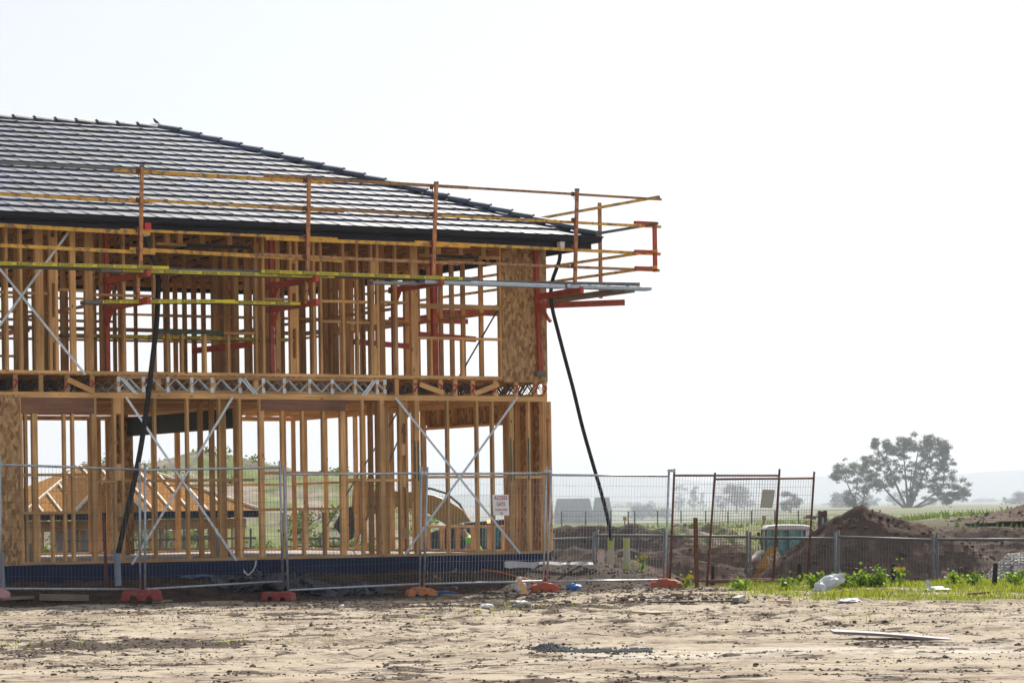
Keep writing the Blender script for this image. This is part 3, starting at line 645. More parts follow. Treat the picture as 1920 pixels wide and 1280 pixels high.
# shrubs over the stockpile (ground cover, nobody could count them)
rg = np.random.default_rng(5); cs = []; rs = []
while len(cs) < 520:
    x = rg.uniform(-23, -1); y = rg.uniform(96, 116); g = fbm(np.array([x*.42]), np.array([y*.42]), 91, 3)[0]
    if g < -.03: continue
    z = float(hillz(np.array([x]), np.array([y]))[0]); r = rg.uniform(.12, .4)
    if z < -1.2: continue
    cs.append((x, y, z+r*.3)); rs.append((r*1.3, r*1.3, r*.7))
V, Fc = leaf_cloud(cs, rs, 34000, .13, rg)
o_ = obj_np('shrub_cover', V, Fc, M_SHRUB, smooth=False); tag(o_, 'patchy green weeds and low shrubs covering the stockpile behind the house', 'shrubs', kind='stuff')
# ------------------------------------------------------------------ soil mounds and gravel
ico = []; bm = bmesh.new(); bmesh.ops.create_icosphere(bm, subdivisions=1, radius=1); IV = np.array([v.co[:] for v in bm.verts]); IF = np.array([[v.index for v in f.verts] for f in bm.faces]); bm.free()
def mound(name, label, cat, prof, Yc, wf, wb, base, m, sd_, amp, step=.09, kind=None):
    X0, X1 = prof[0][0], prof[-1][0]; gx = np.arange(X0-.3, X1+.3, step); gy = np.arange(Yc-wf-.3, Yc+wb+.3, step*1.3); GX, GY = np.meshgrid(gx, gy)
    pk = np.interp(GX, [p[0] for p in prof], [p[1] for p in prof], left=base, right=base)
    t = np.where(GY < Yc, 1-(Yc-GY)/wf, 1-(GY-Yc)/wb); t = np.clip(t+fbm(GX*.6, GY*.6, sd_, 3)*.16, 0, 1.05)
    t = np.where(t > .85, .85+(t-.85)*.6, t)
    GZ = base+(pk-base)*np.minimum(t/.95, 1)+(fbm(GX*.9, GY*.9, sd_+3, 5)*amp+fbm(GX*5, GY*5, sd_+5, 4)*amp*.5)*np.minimum(t*4, 1)
    I = np.arange(GX.size).reshape(GX.shape); Fm = np.stack([I[:-1,:-1], I[:-1,1:], I[1:,1:], I[1:,:-1]], -1).reshape(-1,4)
    VV = np.stack([GX,GY,GZ],-1).reshape(-1,3); rg = np.random.default_rng(sd_); ok = np.nonzero((t.ravel() > .04) & (t.ravel() < .95))[0]; nc = min(1100, int(len(ok)*.12)); pick = rg.choice(ok, nc)
    ss = np.minimum(np.exp(rg.normal(math.log(.032), .5, nc)), .1)   # lumps that rolled down the heap, part of its surface
    Vs = [VV]; T = np.concatenate([Fm[:,[0,1,2]], Fm[:,[0,2,3]]]); Fs = [T]; k = len(VV)
    for i, s in zip(pick, ss): Vs.append(IV*(1+rg.uniform(-.35,.35,(len(IV),1)))*np.array([1.1,1,.75])*s+VV[i]+np.array([0,0,s*.25])); Fs.append(IF+k); k += len(IV)
    o_ = obj_np(name, np.concatenate(Vs), np.concatenate(Fs), m, smooth=False); return tag(o_, label, cat, kind=kind)
M_SOIL = simple('dark_soil', (.092,.062,.046), .95, var=.5, scale=1.2, col2=(.18,.125,.095), thr=(.52,.68), bump=.6, bscale=14, spec=.1)
M_GRAVEL, nt, bsdf = mat('gravel'); L = nt.links; tc = N(nt, 'ShaderNodeTexCoord'); vo = N(nt, 'ShaderNodeTexVoronoi', Scale=16.0); L.new(tc.outputs['Object'], vo.inputs['Vector'])
bw = N(nt, 'ShaderNodeRGBToBW'); L.new(vo.outputs['Color'], bw.inputs[0]); L.new(ramp(nt, bw.outputs[0], [(.2,(.1,.095,.09)),(.8,(.36,.34,.31))]).outputs[0], bsdf.inputs['Base Color']); bsdf.inputs['Roughness'].default_value = .9
bp = N(nt, 'ShaderNodeBump', Strength=.9, Distance=.05); L.new(vo.outputs['Distance'], bp.inputs['Height']); L.new(bp.outputs[0], bsdf.inputs['Normal'])
mound('soil_mound', 'big heap of dark brown soil behind the low mesh fence at right', 'soil heap', ((5.0,-2),(5.6,-1.3),(6.1,-.75),(6.66,-.15),(7.5,.45),(8.05,.86),(8.6,1.12),(9.13,1.31),(9.35,1.2),(9.73,1.1),(9.98,1.0),(10.71,.82),(11.09,.7),(11.46,.54),(11.93,.31),(12.2,.12),(12.53,-.12),(12.85,-.66),(13.7,-2)), 74.0, 3.3, 4.5, -2.0, M_SOIL, 101, .24)
mound('gravel_heap', 'grey gravel heap at the right edge beside the soil mound', 'gravel heap', ((10.6,-1.6),(11.1,-.9),(11.6,-.25),(12.0,.12),(12.5,.15),(13.2,-.1),(14.4,-1.0),(15,-1.6)), 69, 2.6, 2.6, -1.7, M_GRAVEL, 121, .08)
mound('soil_mound', 'dark soil heap on the field at the far right edge', 'soil heap', ((18.9,.7),(19.6,.86),(20.5,1.0),(21.1,1.2),(21.6,1.38),(22.3,1.6),(23.5,1.5),(25,1.0),(26,.7)), 119, 3, 3, .6, M_SOIL, 131, .1, .12)
# spoil around the dug ground
for i, (u, v, Y, w, h) in enumerate(((1110,990,108,5.5,1.4),(1215,990,112,4.0,1.3),(1290,985,116,3.2,1.25),(1330,1030,88,3.2,1.3),(1180,1035,84,4.2,1.25),(1060,1025,80,3.0,1.1),(1850,997,100,4.2,.8),(1905,1013,88,3.2,.8))):
    x = hx(u, Y); zt = hz(v-8, u, Y); zb = zt-h
    lab = ('low dark spoil bank behind the pipes and the low fence','grassy spoil bank on the near edge of the field','small grassy spoil hump left of the rusty star picket','dug soil bank behind the rusty panels','dug soil bank right behind the pipe row','brown soil bank beside the house corner','long spoil bank right of the soil mound','spoil bank behind the gravel heap')[i]
    mound('spoil_bank', lab, 'soil bank', ((x-w,zb),(x-w*.7,zb+h*.5),(x-w*.35,zt-.15),(x-.2,zt-.05),(x+w*.3,zt),(x+w*.7,zb+h*.55),(x+w,zb)), Y, 1.5, 3.0, zb, M_STOCK if i in (1,2) else M_SOIL, 150+i*7, .4, .16)
# ------------------------------------------------------------------ loose clods, grass, weeds
rg = np.random.default_rng(8); 
def clods(name, n, reg, sizes, m, label, sd_, accept):
    rg = np.random.default_rng(sd_); Vs = []; Fs = []; k = 0
    X = rg.uniform(reg[0], reg[1], n*6); Y = rg.uniform(reg[2], reg[3], n*6); ok = accept(X, Y, rg.random(n*6)); X = X[ok][:n]; Y = Y[ok][:n]; Z = terr(X, Y)
    S = np.exp(rg.normal(math.log(sizes[0]), sizes[1], len(X))); S = np.minimum(S, sizes[2])
    for x, y, z, s in zip(X, Y, Z, S):
        v = IV*(1+rg.uniform(-.35, .35, (12 if len(IV) == 12 else len(IV), 1)))*np.array([1.15, 1, .62])*s; a = rg.uniform(0, 6.28); ca, sa = math.cos(a), math.sin(a)
        v = np.stack([v[:,0]*ca-v[:,1]*sa+x, v[:,0]*sa+v[:,1]*ca+y, v[:,2]+z+s*.12], 1); Vs.append(v); Fs.append(IF+k); k += len(v)
    o_ = obj_np(name, np.concatenate(Vs), np.concatenate(Fs), m, smooth=False); return tag(o_, label, 'soil clods', kind='stuff')
M_CLOD = simple('dry_clod', (.11,.085,.066), .95, var=.5, scale=3, spec=.1)
def acc(X, Y, r): return r < sst(-.05, .28, fbm(X*.55, Y*.9, 77, 4))*.9+.05
clods('dirt_clods', 15000, (-8.5, 9.0, 20, 46), (.0068,.52,.024), M_CLOD, 'dark crumbs and clods of soil scattered over the bare ground', 1, acc)
from_grid = lambda X, Y: A_dark[np.clip(np.searchsorted(ys, Y), 0, ny_-1), np.clip(np.searchsorted(xs, X), 0, nx_-1)]
clods('damp_crumbs', 26000, (-8.5, 9.0, 20, 46), (.0075,.5,.026), M_CLOD, 'dark damp crumbs of soil gathered in the wheel ruts', 6, lambda X, Y, r: r < from_grid(X, Y)*.95)
clods('rough_clods', 4200, (-6.0, 3.4, 39.5, 47), (.013,.55,.05), M_CLOD, 'dark churned clods along the foot of the fence', 2, lambda X, Y, r: (r < sst(-.25,.2,fbm(X*.7,Y*.8,78,4))*np.where(X < -3.2, .12, 1)))
def acc_m(X, Y, r): return (house_r(X, Y) > .15) & (house_r(X, Y) < 3.2) & (Y-np.minimum(45.9+.42*X, 47.3) > -.4) & (r < .8)
clods('pad_clods', 7000, (-8, 4.2, 42.5, 52.5), (.011,.55,.035), simple('brown_clod', (.095,.064,.047), .95, var=.5, scale=3, spec=.1), 'brown crumbly soil of the bank around the slab', 3, acc_m)
def blades(n, reg, acc, hmin, hmax, w, m, name, label, sd_, cat='grass'):
    rg = np.random.default_rng(sd_); X = rg.uniform(reg[0], reg[1], n*8); Y = rg.uniform(reg[2], reg[3], n*8); ok = acc(X, Y, rg.random(n*8)); X = X[ok][:n]; Y = Y[ok][:n]; n = len(X); Z = terr(X, Y)
    h = rg.uniform(hmin, hmax, n)*(.6+.8*vnoise(X*1.5, Y*1.5, 3)); a = rg.uniform(0, 6.28, n); lx = rg.normal(0, .35, n)*h; ly = rg.normal(0, .35, n)*h; wx = np.cos(a)*w; wy = np.sin(a)*w
    b0 = np.stack([X-wx, Y-wy, Z-.01], 1); b1 = np.stack([X+wx, Y+wy, Z-.01], 1); m1 = np.stack([X+lx*.45+wx*.6, Y+ly*.45+wy*.6, Z+h*.6], 1); tp = np.stack([X+lx, Y+ly, Z+h], 1)
    V = np.stack([b0, b1, m1, tp], 1).reshape(-1,3); o_ = obj_np(name, V, np.arange(n*4).reshape(n,4), m, smooth=False); return tag(o_, label, cat, kind='stuff')
def accg(X, Y, r):
    nz_ = fbm(X*.9, Y*1.6, 61, 4); g = sst(3.0, 4.6, X+nz_*2)*sst(37.6, 40.5, Y+nz_*3.5-1.0*(X < 6))*(1-sst(47.6, 48.3, Y)); return r < g*sst(-.1, .16, fbm(X*1.3, Y*1.9, 63, 5)+.035*(Y-42))
blades(17000, (2.6, 10.5, 36.5, 48.2), accg, .03, .105, .006, M_GRASS, 'grass', 'sunlit yellow green grass on the verge below the low mesh fence', 4)
blades(900, (-7, 7, 24, 44), lambda X, Y, r: r < sst(.22, .3, fbm(X*.5, Y*.5, 88, 3)+.0), .03, .09, .005, M_GRASS, 'grass_tufts', 'sparse tiny green tufts in the bare dirt', 5)
blades(5200, (6, 34, 100, 150), lambda X, Y, r: (X/Y > .02) & (r < sst(.35,.6,vnoise(Y*.28+X*.03+fbm(X*.3,Y*.3,3,3)*1.2, X*.02, 71))*sst(0,.25,fbm(X*.8,Y*.8,5,3)+.15)), .1, .35, .05, M_SHRUB, 'field_crop', 'rows of green plants on the ploughed field at right', 6)
blades(3500, (2, 17, 96, 130), lambda X, Y, r: r < sst(-.05,.2,fbm(X*.3,Y*.3,14,3)), .06, .22, .045, M_SHRUB, 'field_weeds', 'green weeds on the near edge of the field beyond the dug ground', 7)
def weed(label, u, v, Y, h, spread, nst, seed, flower=False, grp='leafy weeds on the verge'):
    p = at(u, v, Y); p.z = gz(p.x, p.y); rr = random.Random(seed); t = thing('weed_plant', label, 'weed', p, 0, grp); b = MB(); lv = []; bf = MB()
    for i in range(nst):
        a = rr.uniform(0, 6.28); tip = p+Vector((math.cos(a)*spread*rr.uniform(.2,1), math.sin(a)*spread*.6*rr.uniform(.2,1), h*rr.uniform(.55,1))); b.tube([p, p.lerp(tip,.5)+Vector((0,0,h*.12)), tip], [.006,.005,.003], 4)
        if flower and i % 2 == 0:
            for k in range(5): an = k*1.257; q = tip+Vector((0,0,.02)); bf.add([q, q+Vector((math.cos(an)*.03,-.012,math.sin(an)*.03)), q+Vector((math.cos(an+.5)*.036,-.01,math.sin(an+.5)*.036)), q+Vector((math.cos(an+1)*.03,-.012,math.sin(an+1)*.03))], [(0,1,2,3)])
        nl = 6 if flower else 20
        for j in range(nl):
            q = p.lerp(tip, rr.uniform(.2,1))+Vector((rr.gauss(0,.06),rr.gauss(0,.06),rr.gauss(0,.04))); s = rr.uniform(.025,.06); x = Vector((rr.gauss(0,1),rr.gauss(0,1),rr.gauss(0,.6))).normalized(); y = x.cross(Vector((rr.gauss(0,1),rr.gauss(0,1),rr.gauss(0,1)))).normalized()
            lv.append([q-x*s*.5, q-x*s*.2+y*s*.42, q+x*s*.3+y*s*.4, q+x*s*.6, q+x*s*.3-y*s*.4, q-x*s*.2-y*s*.42])
    b.build('stem', M_WEED, t); b2 = MB()
    for l in lv: b2.add(l, [(0,1,2,3,4,5)])
    b2.build('foliage', M_WEED, t)
    if flower: bf.build('flowers', M_FLOWER, t)
    return t
for i, (u, v, h, sp, n, fl, lab) in enumerate(((1527,1107,.36,.16,9,0,'leafy green weed at the foot of the black sleeve stake'),(1580,1106,.28,.2,9,0,'leafy weed right behind the crumpled plastic bag'),(1610,1104,.33,.24,12,0,'broad bushy weed right of the crumpled plastic bag'),(1636,1104,.26,.18,9,0,'low leafy weed in the middle of the weed row'),(1653,1102,.42,.12,8,0,'tallest upright weed of the row, left of the flower stalks'),(1688,1103,.44,.1,6,1,'thin stalks with yellow flowers beside the split stake'),(1830,1105,.22,.2,8,0,'low weed left of the curved black stake'),(1905,1106,.26,.22,9,0,'leafy weed at the right edge of the verge'),(1790,1105,.24,.12,6,0,'small weed by the flat white bag'),(1385,1105,.17,.25,8,0,'low weed under the first rusty panel'),(1475,1107,.2,.18,8,0,'low weed between the rusty posts'),(1203,1068,.28,.14,7,1,'yellow flowered weed right of the marked pipes'),(1285,1084,.22,.2,8,1,'yellow flowered weed behind the rusty star picket'))):
    weed(lab, u, v, 47.0 if u < 1320 and u > 1250 else (50.8 if u < 1250 else 45.6), h, sp, n, 40+i, bool(fl))
# ================================================================== scaffold along the eaves
BOLD = None
def text_geo(body, height, spacing=1.0):
    cu = bpy.data.curves.new('lettering', 'FONT'); cu.body = body; cu.size = 1; cu.align_x = 'CENTER'; cu.align_y = 'CENTER'; cu.space_character = spacing; cu.resolution_u = 2; cu.offset = .012
    ob = bpy.data.objects.new('lettering', cu); COL.objects.link(ob); dg = bpy.context.evaluated_depsgraph_get()
    me = bpy.data.meshes.new_from_object(ob.evaluated_get(dg)); bpy.data.objects.remove(ob); bpy.data.curves.remove(cu)
    V = [Vector(v.co) for v in me.vertices]; Fc = [tuple(p.vertices) for p in me.polygons]; bpy.data.meshes.remove(me)
    z0 = min(v.y for v in V); z1 = max(v.y for v in V); k = height/(z1-z0); zc = (z0+z1)/2; x0 = min(v.x for v in V); x1 = max(v.x for v in V); xc = (x0+x1)/2
    return [((v.x-xc)*k, (v.y-zc)*k) for v in V], Fc, (x1-x0)*k
def put_text(b, geo, org, xd, yd, nd, off=.003, sx=1.0):
    V, Fc, wd = geo; xd = Vector(xd).normalized(); yd = Vector(yd).normalized(); nd = Vector(nd).normalized(); o = Vector(org)+nd*off
    b.add([o+xd*(x*sx)+yd*y for x, y in V], Fc)
BS = text_geo('BUILDSAFE', .040)
scaf = thing('scaffold', 'edge scaffold of yellow rails, red brackets and grey planks round the upper storey', 'scaffold', H(4, -1.3, 4.6))
DF = -1.32
def rail(a, c, m=None, t=.046, name='guard_rail', par=None):
    b = MB(); b.beam(a, c, t*.8, t); return b.build(name, m or M_YEL, par or scaf)
def frail(u0, v0, u1, v1, m=None, t=.046, d=DF):
    s0, h0 = PD(u0, v0, d); s1, h1 = PD(u1, v1, d); return rail(H(s0,d,h0), H(s1,d,h1), m, t)
for a in ((-60,302,292,320,M_GALVD,.05,-1.30),(213,319,622,343,M_YEL,.055,DF),(495,330,877,352,M_WORN,.05,-1.29),(803,347.5,1240,374,M_WORN,.04,DF),
          (-60,360,284,380,M_YEL,.05,DF),(242,374,645,397,M_YEL,.042,-1.29),(511,386,822,405,M_WORN,.042,DF),(799,403,1239,425.5,M_YEL,.045,-1.29),
          (-60,419,281,438,M_YEL,.06,DF),(226,431,632,448,M_YEL,.042,-1.29),(498,447,880,462,M_YEL,.055,DF),(778,454,1238,476.5,M_YEL,.05,-1.29),
          (-60,457,290,474.5,M_YEL,.055,DF),(243,467,643,489,M_YEL,.06,-1.29),(485,477,862,494,M_WORN,.05,DF),(838,491,1236,507,M_WORN,.046,-1.29)): frail(*a)
DP = -1.385
for (u0, v0, u1, v1) in ((266,313,263.5,506),(579.5,331,576.5,516),(818,344,812,527),(1082,357,1078,531)):
    s0, h0 = PD(u0, v0, DP); s1, h1 = PD(u1, v1, DP); b = MB(); b.beam(H(s1,DP,h1), H(s0,DP,h0), .052, .052, up=tuple(NX)); p = b.build('post', M_ORG, scaf)
    b = MB(); b.hbox(s0-.032, s0+.032, DP-.032, DP+.032, h0-.01, h0+.03); b.build('cap', M_GALVD, p)
    for vv in ((v0*.97+v1*.03), (v0*.69+v1*.31), (v0*.4+v1*.6), (v0*.2+v1*.8)):
        s2, h2 = PD(u0+(u1-u0)*.4, vv, DP); b = MB(); b.hbox(s2+.03, s2+.075, DP, DP+.05, h2-.05, h2+.02); b.beam(H(s2+.055,DP-.01,h2-.05), H(s2+.05,DP-.01,h2-.11), .012, .012); b.build('clamp', M_RUST, p)
# return run down the right side and across the rear
SS = -1.32
def srail(u0, v0, u1, v1, m=None, far=11.7, t=.046):
    d0, h0 = PS(u1, v1, SS); d1, h1 = PS(u0, v0, SS); hm = h0+(h1-h0)*.5
    a = H(SS,d0,h0); k = (far-d0)/(d1-d0); return rail(a, H(SS,far,h0+(h1-h0)*min(k,1)), m, t)
for a in ((1000,409,1236,369,M_YEL),(1115,437,1233,419,M_GALVD),(1020,498,1232,470,M_YEL),(1030,526,1231,500.5,M_YEL)): srail(*a)
for d in (.347, 3.6, 6.8, 10.0):
    b = MB(); hs_ = PS(1129, 378, SS)[1]; b.beam(H(SS-.06,d,4.6), H(SS-.06,d,hs_), .052, .052, up=tuple(NX)); b.build('post', M_ORG if d < 1 else M_RED, scaf)
d0, h0 = PS(1221, 416, SS); d1, h1 = PS(1218, 510, SS)
b = MB(); b.beam(H(SS-.07,d0,h1), H(SS-.07,d0,h0), .06, .06, up=tuple(NX)); cp = b.build('post', M_RED, scaf)
for (u, v) in ((1221,418),(1219,472),(1218,503)):
    dd, hh = PS(u, v, SS); b = MB(); b.hbox(SS-.1, SS+.35, d0-.03, d0+.03, hh-.03, hh+.02); b.build('coupler', M_RED, cp)
for hh in (4.96, 5.26, 5.72, 6.2): rail(H(-1.6,HD+1.32,hh), H(13,HD+1.32,hh))
for s in (.3, 3.6, 6.9, 10.2): b = MB(); b.beam(H(s,HD+1.38,4.1), H(s,HD+1.38,6.25), .052, .052, up=tuple(NX)); b.build('post', M_RED, scaf)
# brackets: arm with upright tube and knee brace
def arm(u, v, h_off=0, lo=False, d1=-1.56, dI=.35):
    s, h = PD(u, v, d1); s += .0
    b = MB(); b.beam(H(s,dI,h), H(s,d1,h), .06, .105); a = b.build('bracket_arm', M_RED, scaf)
    b = MB(); b.beam(H(s,d1-.003,h-.05), H(s,d1-.003,h+.05), .062, .008, up=tuple(NX)); b.build('end_plate', M_RED, a)
    b = MB(); b.beam(H(s,dI-.1,h-.36), H(s,-.02,h-.05), .045, .05); b.build('knee_brace', M_RED, a)
    b = MB(); b.beam(H(s-.035,-1.2,h-.03), H(s-.035,-1.2,h+.035), .005, .055, up=tuple(RX)); b.build('badge', M_SGREY, a)
    return s, h
for u, v in ((279,511.5),(595,521.5),(830,529)):
    s, h = arm(u, v); b = MB(); b.beam(H(s,.2,3.14), H(s,.2,5.5), .07, .07, up=tuple(NX)); b.build('upright', M_RED, scaf)
for u, v in ((279,563),(596,566)):
    s, h = arm(u, v); b = MB(); b.beam(H(s+.03,-1.2,h), H(s+.03,-1.2,h+.52), .05, .05, up=tuple(NX)); b.build('prop', M_ORG, scaf)
s5, h5 = PD(1078, 537, -1.45); b = MB(); b.beam(H(.25,-.1,4.55), H(s5-.12,-1.5,4.58), .06, .105); b.build('bracket_arm', M_RED, scaf)
b = MB(); b.beam(H(.2,-.1,4.40), H(-1.0,-1.05,4.42), .06, .105); b.build('bracket_arm', M_RED, scaf)
b = MB(); b.beam(H(.24,-.06,4.5), H(.12,-.35,4.1), .05, .05); b.build('knee_brace', M_RED, scaf)
s0, h0 = PD(1004, 470, -.06); s1, h1 = PD(1013, 703, -.06); b = MB(); b.beam(H(s1,-.06,h1), H(s0,-.06,h0), .075, .075, up=tuple(NX)); b.build('upright', M_RED, scaf)
b = MB(); b.hbox(s1-.09, s1+.09, -.11, -.012, h1-.02, h1+.07); b.build('base_clamp', M_GALVD, scaf)
s0 = sd(814, .6, 580); b = MB(); b.beam(H(s0,.6,3.14), H(s0,.6,5.5), .1, .1, up=tuple(NX)); b.build('upright', M_RED, scaf)
for d in (3.4, 5.6): b = MB(); b.beam(H(.2,d,4.52), H(-1.55,d,4.52), .06, .1); b.build('bracket_arm', M_RED, scaf)
for d in (2.4, 4.8): b = MB(); b.beam(H(.1,d,3.95), H(1.7,d-.6,3.98), .06, .1); b.build('bracket_arm', M_RED, scaf)
for s in (2.6, 5.9, 9.2): b = MB(); b.beam(H(s,HD-.2,4.5), H(s,HD+1.5,4.5), .06, .1); b.build('bracket_arm', M_RED, scaf)
# planks with printed edge tape
def plank(u0, v0, u1, v1, d, m, tape=None, w=.225, t=.062, phase=0):
    s0, h0 = PD(u0, v0, d); s1, h1 = PD(u1, v1, d)
    a, c = H(s0,d+w/2,h0), H(s1,d+w/2,h1); b = MB(); b.beam(a, c, w, t); p = b.build('plank', m, scaf, bevel=.004)
    if tape:
        x = (c-a).normalized(); fa = H(s0,d-.003,h0); 
        st = fa+x*tape[0]; en = fa+x*tape[1]; b = MB(); b.beam(st, en, .004, .048); b.build('edge_tape', M_TAPE, p)
        b = MB(); q = MB(); k = tape[0]+.15+phase; i = 0
        while k < tape[1]-.15:
            if i % 2 == 0: b = MB(); put_text(b, BS, fa+x*k, x, (0,0,1), -NX, .006, 1.0); b.build('lettering', M_INK, p)
            else:
                q = MB()
                r0 = random.Random(i); y = 0
                for wl in (.09,.07,.12): put_dash(q, fa+x*(k-.16+y), x, wl); y += wl+.005
                q.build('small_print', M_INK, p)
            k += .335; i += 1
    return p
def put_dash(q, o, x, w):
    n = int(w/.016)
    if n < 1: return
    for i in range(n):
        c = o+x*(i*.016)-NX*.005; q.hexa([c+Vector((0,0,-.006)), c+x*.010+Vector((0,0,-.006)), c+x*.010-NX*.001+Vector((0,0,-.006)), c-NX*.001+Vector((0,0,-.006)),
            c+Vector((0,0,.008)), c+x*.010+Vector((0,0,.008)), c+x*.010-NX*.001+Vector((0,0,.008)), c-NX*.001+Vector((0,0,.008))])
plank(-60,492,285,501,-1.50,M_PLANK,(0,3.35),phase=.1)
plank(190,505.5,585,517.5,-1.44,M_PLANK,(.38,4.12))
plank(490,508.5,887,523,-1.50,M_PLANK,(0,3.75),phase=.05)
plank(797,527.5,1060,537,-1.46,M_ALU,t=.06)
plank(700,529,790,531,-1.2,M_ALU,t=.05)
plank(1064,536.5,1222,541,-1.46,M_ALU,t=.06)
for d, u1 in ((-1.22,600),(-.98,620)): plank(-60,495,u1,514,d,M_PLANK)
for d in (-1.22,-.98): plank(480,511,900,525,d,M_PLANK)
for d in (-1.2,-.96): plank(790,527,1200,533,d,M_PLANK)
plank(160,566,420,564.5,-1.22,M_PLANK,(.3,2.6)); plank(290,563.5,558,569,-1.17,M_PLANK,(0,2.6),phase=.12)
plank(118,628,540,637,.5,M_PLANK,(.15,4.2))
s0, h0 = PD(395, 653, .45); s1, h1 = PD(472, 645, .3); b = MB(); b.beam(H(s0,1.2,h0), H(s1,.3,h1), .06, .1); b.build('bracket_arm', M_RED, scaf)
for k in range(2):      # side and rear planks
    b = MB(); b.beam(H(-.95-.25*k,-.9,4.64), H(-.95-.25*k,11.6,4.64), .225, .05); b.build('plank', M_PLANK, scaf)
    b = MB(); b.beam(H(-1,HD+.95+.25*k,4.62), H(13,HD+.95+.25*k,4.62), .225, .05); b.build('plank', M_PLANK, scaf)
# ================================================================== hoses, pipes
def pipe_thing(name, label, cat, m, pts, r, grp=None, smooth=True):
    b = MB(); b.tube(pts, r, 14); o = b.build(name, m, None, smooth=False, org=pts[0]); return tag(o, label, cat, grp)
def hose(name, label, pix, r, dtop, dbot, org):
    P = []; n = len(pix)
    for i, (u, v) in enumerate(pix):
        d = dtop+(dbot-dtop)*i/(n-1); s, h = PD(u, v, d); P.append(H(s,d,h))
    # smooth by Catmull-Rom
    Q = []
    for i in range(n-1):
        p0, p1, p2, p3 = P[max(i-1,0)], P[i], P[i+1], P[min(i+2,n-1)]
        for k in range(5):
            t = k/5; Q.append(.5*((2*p1)+(p2-p0)*t+(2*p0-5*p1+4*p2-p3)*t*t+(3*p1-p0-3*p2+p3)*t**3))
    Q.append(P[-1]); t = thing(name, label, 'hose', Q[-1]); b = MB(); b.tube(Q, r, 10); b.build('tube', M_BLACK, t, smooth=True); return t, P
t, P = hose('drain_hose', 'black flexible drain hose hanging from a red gutter outlet into a blue pipe', ((274,444),(278,463),(287,483),(294,505),(297,530),(296,560),(294,600),(290,640),(284,690),(277,750),(270,800),(262,850),(249,915),(237,965),(222,1036)), .043, -.66, -1.15, 0)
s0, h0 = PD(274.5, 425, -.72); b = MB(); b.hbox(s0-.055, s0+.055, -.80, -.67, h0-.06, h0+.06); b.build('outlet', M_REDP, t, bevel=.01)
b = MB(); b.tube([P[0]+Vector((0,0,-.01)), P[0]+Vector((0,0,.13))], .04, 12); b.build('collar', M_WHITE, t)
t, P = hose('drain_hose', 'thin black drain hose from a white gutter outlet by the house corner', ((1050,472),(1049,487),(1043,505),(1036,525),(1033,548),(1036,580),(1046,620),(1059,670),(1075,730),(1092,800),(1109,860),(1125,915),(1138,965),(1146,1012)), .034, -.66, .1, 0)
s0, h0 = PD(1051, 460, -.66); b = MB(); b.prism([H(s0-.05,-.73,h0+.06), H(s0+.05,-.73,h0+.06), H(s0+.045,-.73,h0-.03), H(s0+.02,-.73,h0-.1), H(s0-.02,-.73,h0-.1), H(s0-.045,-.73,h0-.03)], NX*.12); b.build('outlet', M_WHITE, t, bevel=.008)
def upipe(u0, v0, u1, v1, Y, m, label, rpx, zb=None):
    a, c = at(u0, v0, Y), at(u1, v1, Y); r = rpx*Y/F; x = (a-c).normalized()
    t = thing('drain_pipe', label, 'pipe', c)
    b = MB(); n = 16; b.tube([c-x*.25, a], r, n, caps=False); b.tube([a, c-x*.2], r*.86, n, caps=False)
    q = Vector((1,0,0)); y = x.cross(q).normalized(); q = y.cross(x)
    ring = [a+(q*math.cos(2*math.pi*k/n)+y*math.sin(2*math.pi*k/n))*rr_ for rr_ in (r, r*.86) for k in range(n)]
    b.add(ring, [(k,(k+1)%n,n+(k+1)%n,n+k) for k in range(n)]); b.build('pipe_wall', m, t); return t
upipe(219,1030,221.5,1098,45.6,M_PVC,'light blue pipe stub that receives the left black hose',6.3)
upipe(-1,1035,3,1100,44.4,M_PVC,'blue pipe stub at the left edge beside the fence panel',7.5)
upipe(55.5,1019,58,1063,47.2,M_PVC,'blue grey pipe stub standing inside the frame beside the strand board',6)
upipe(402,1001,407,1052,52.5,M_PVC,'tilted blue grey pipe in the middle of the frame',6)
upipe(431,1033,432,1052,52,M_PVC,'short grey pipe stub right of the tilted pipe',6)
upipe(1145.5,1008,1145.5,1065,51.8,M_PVCW,'lime marked white pipe holding the right black hose',6.2)
upipe(1174,1008,1176.5,1065,51.8,M_PVCW,'lime marked white pipe standing empty at the right of the pipe row',6.2)
upipe(1125.5,1033,1126.5,1065,51.8,M_PVCO,'short pipe stub with an orange stripe, left of the pipe row',6.4)
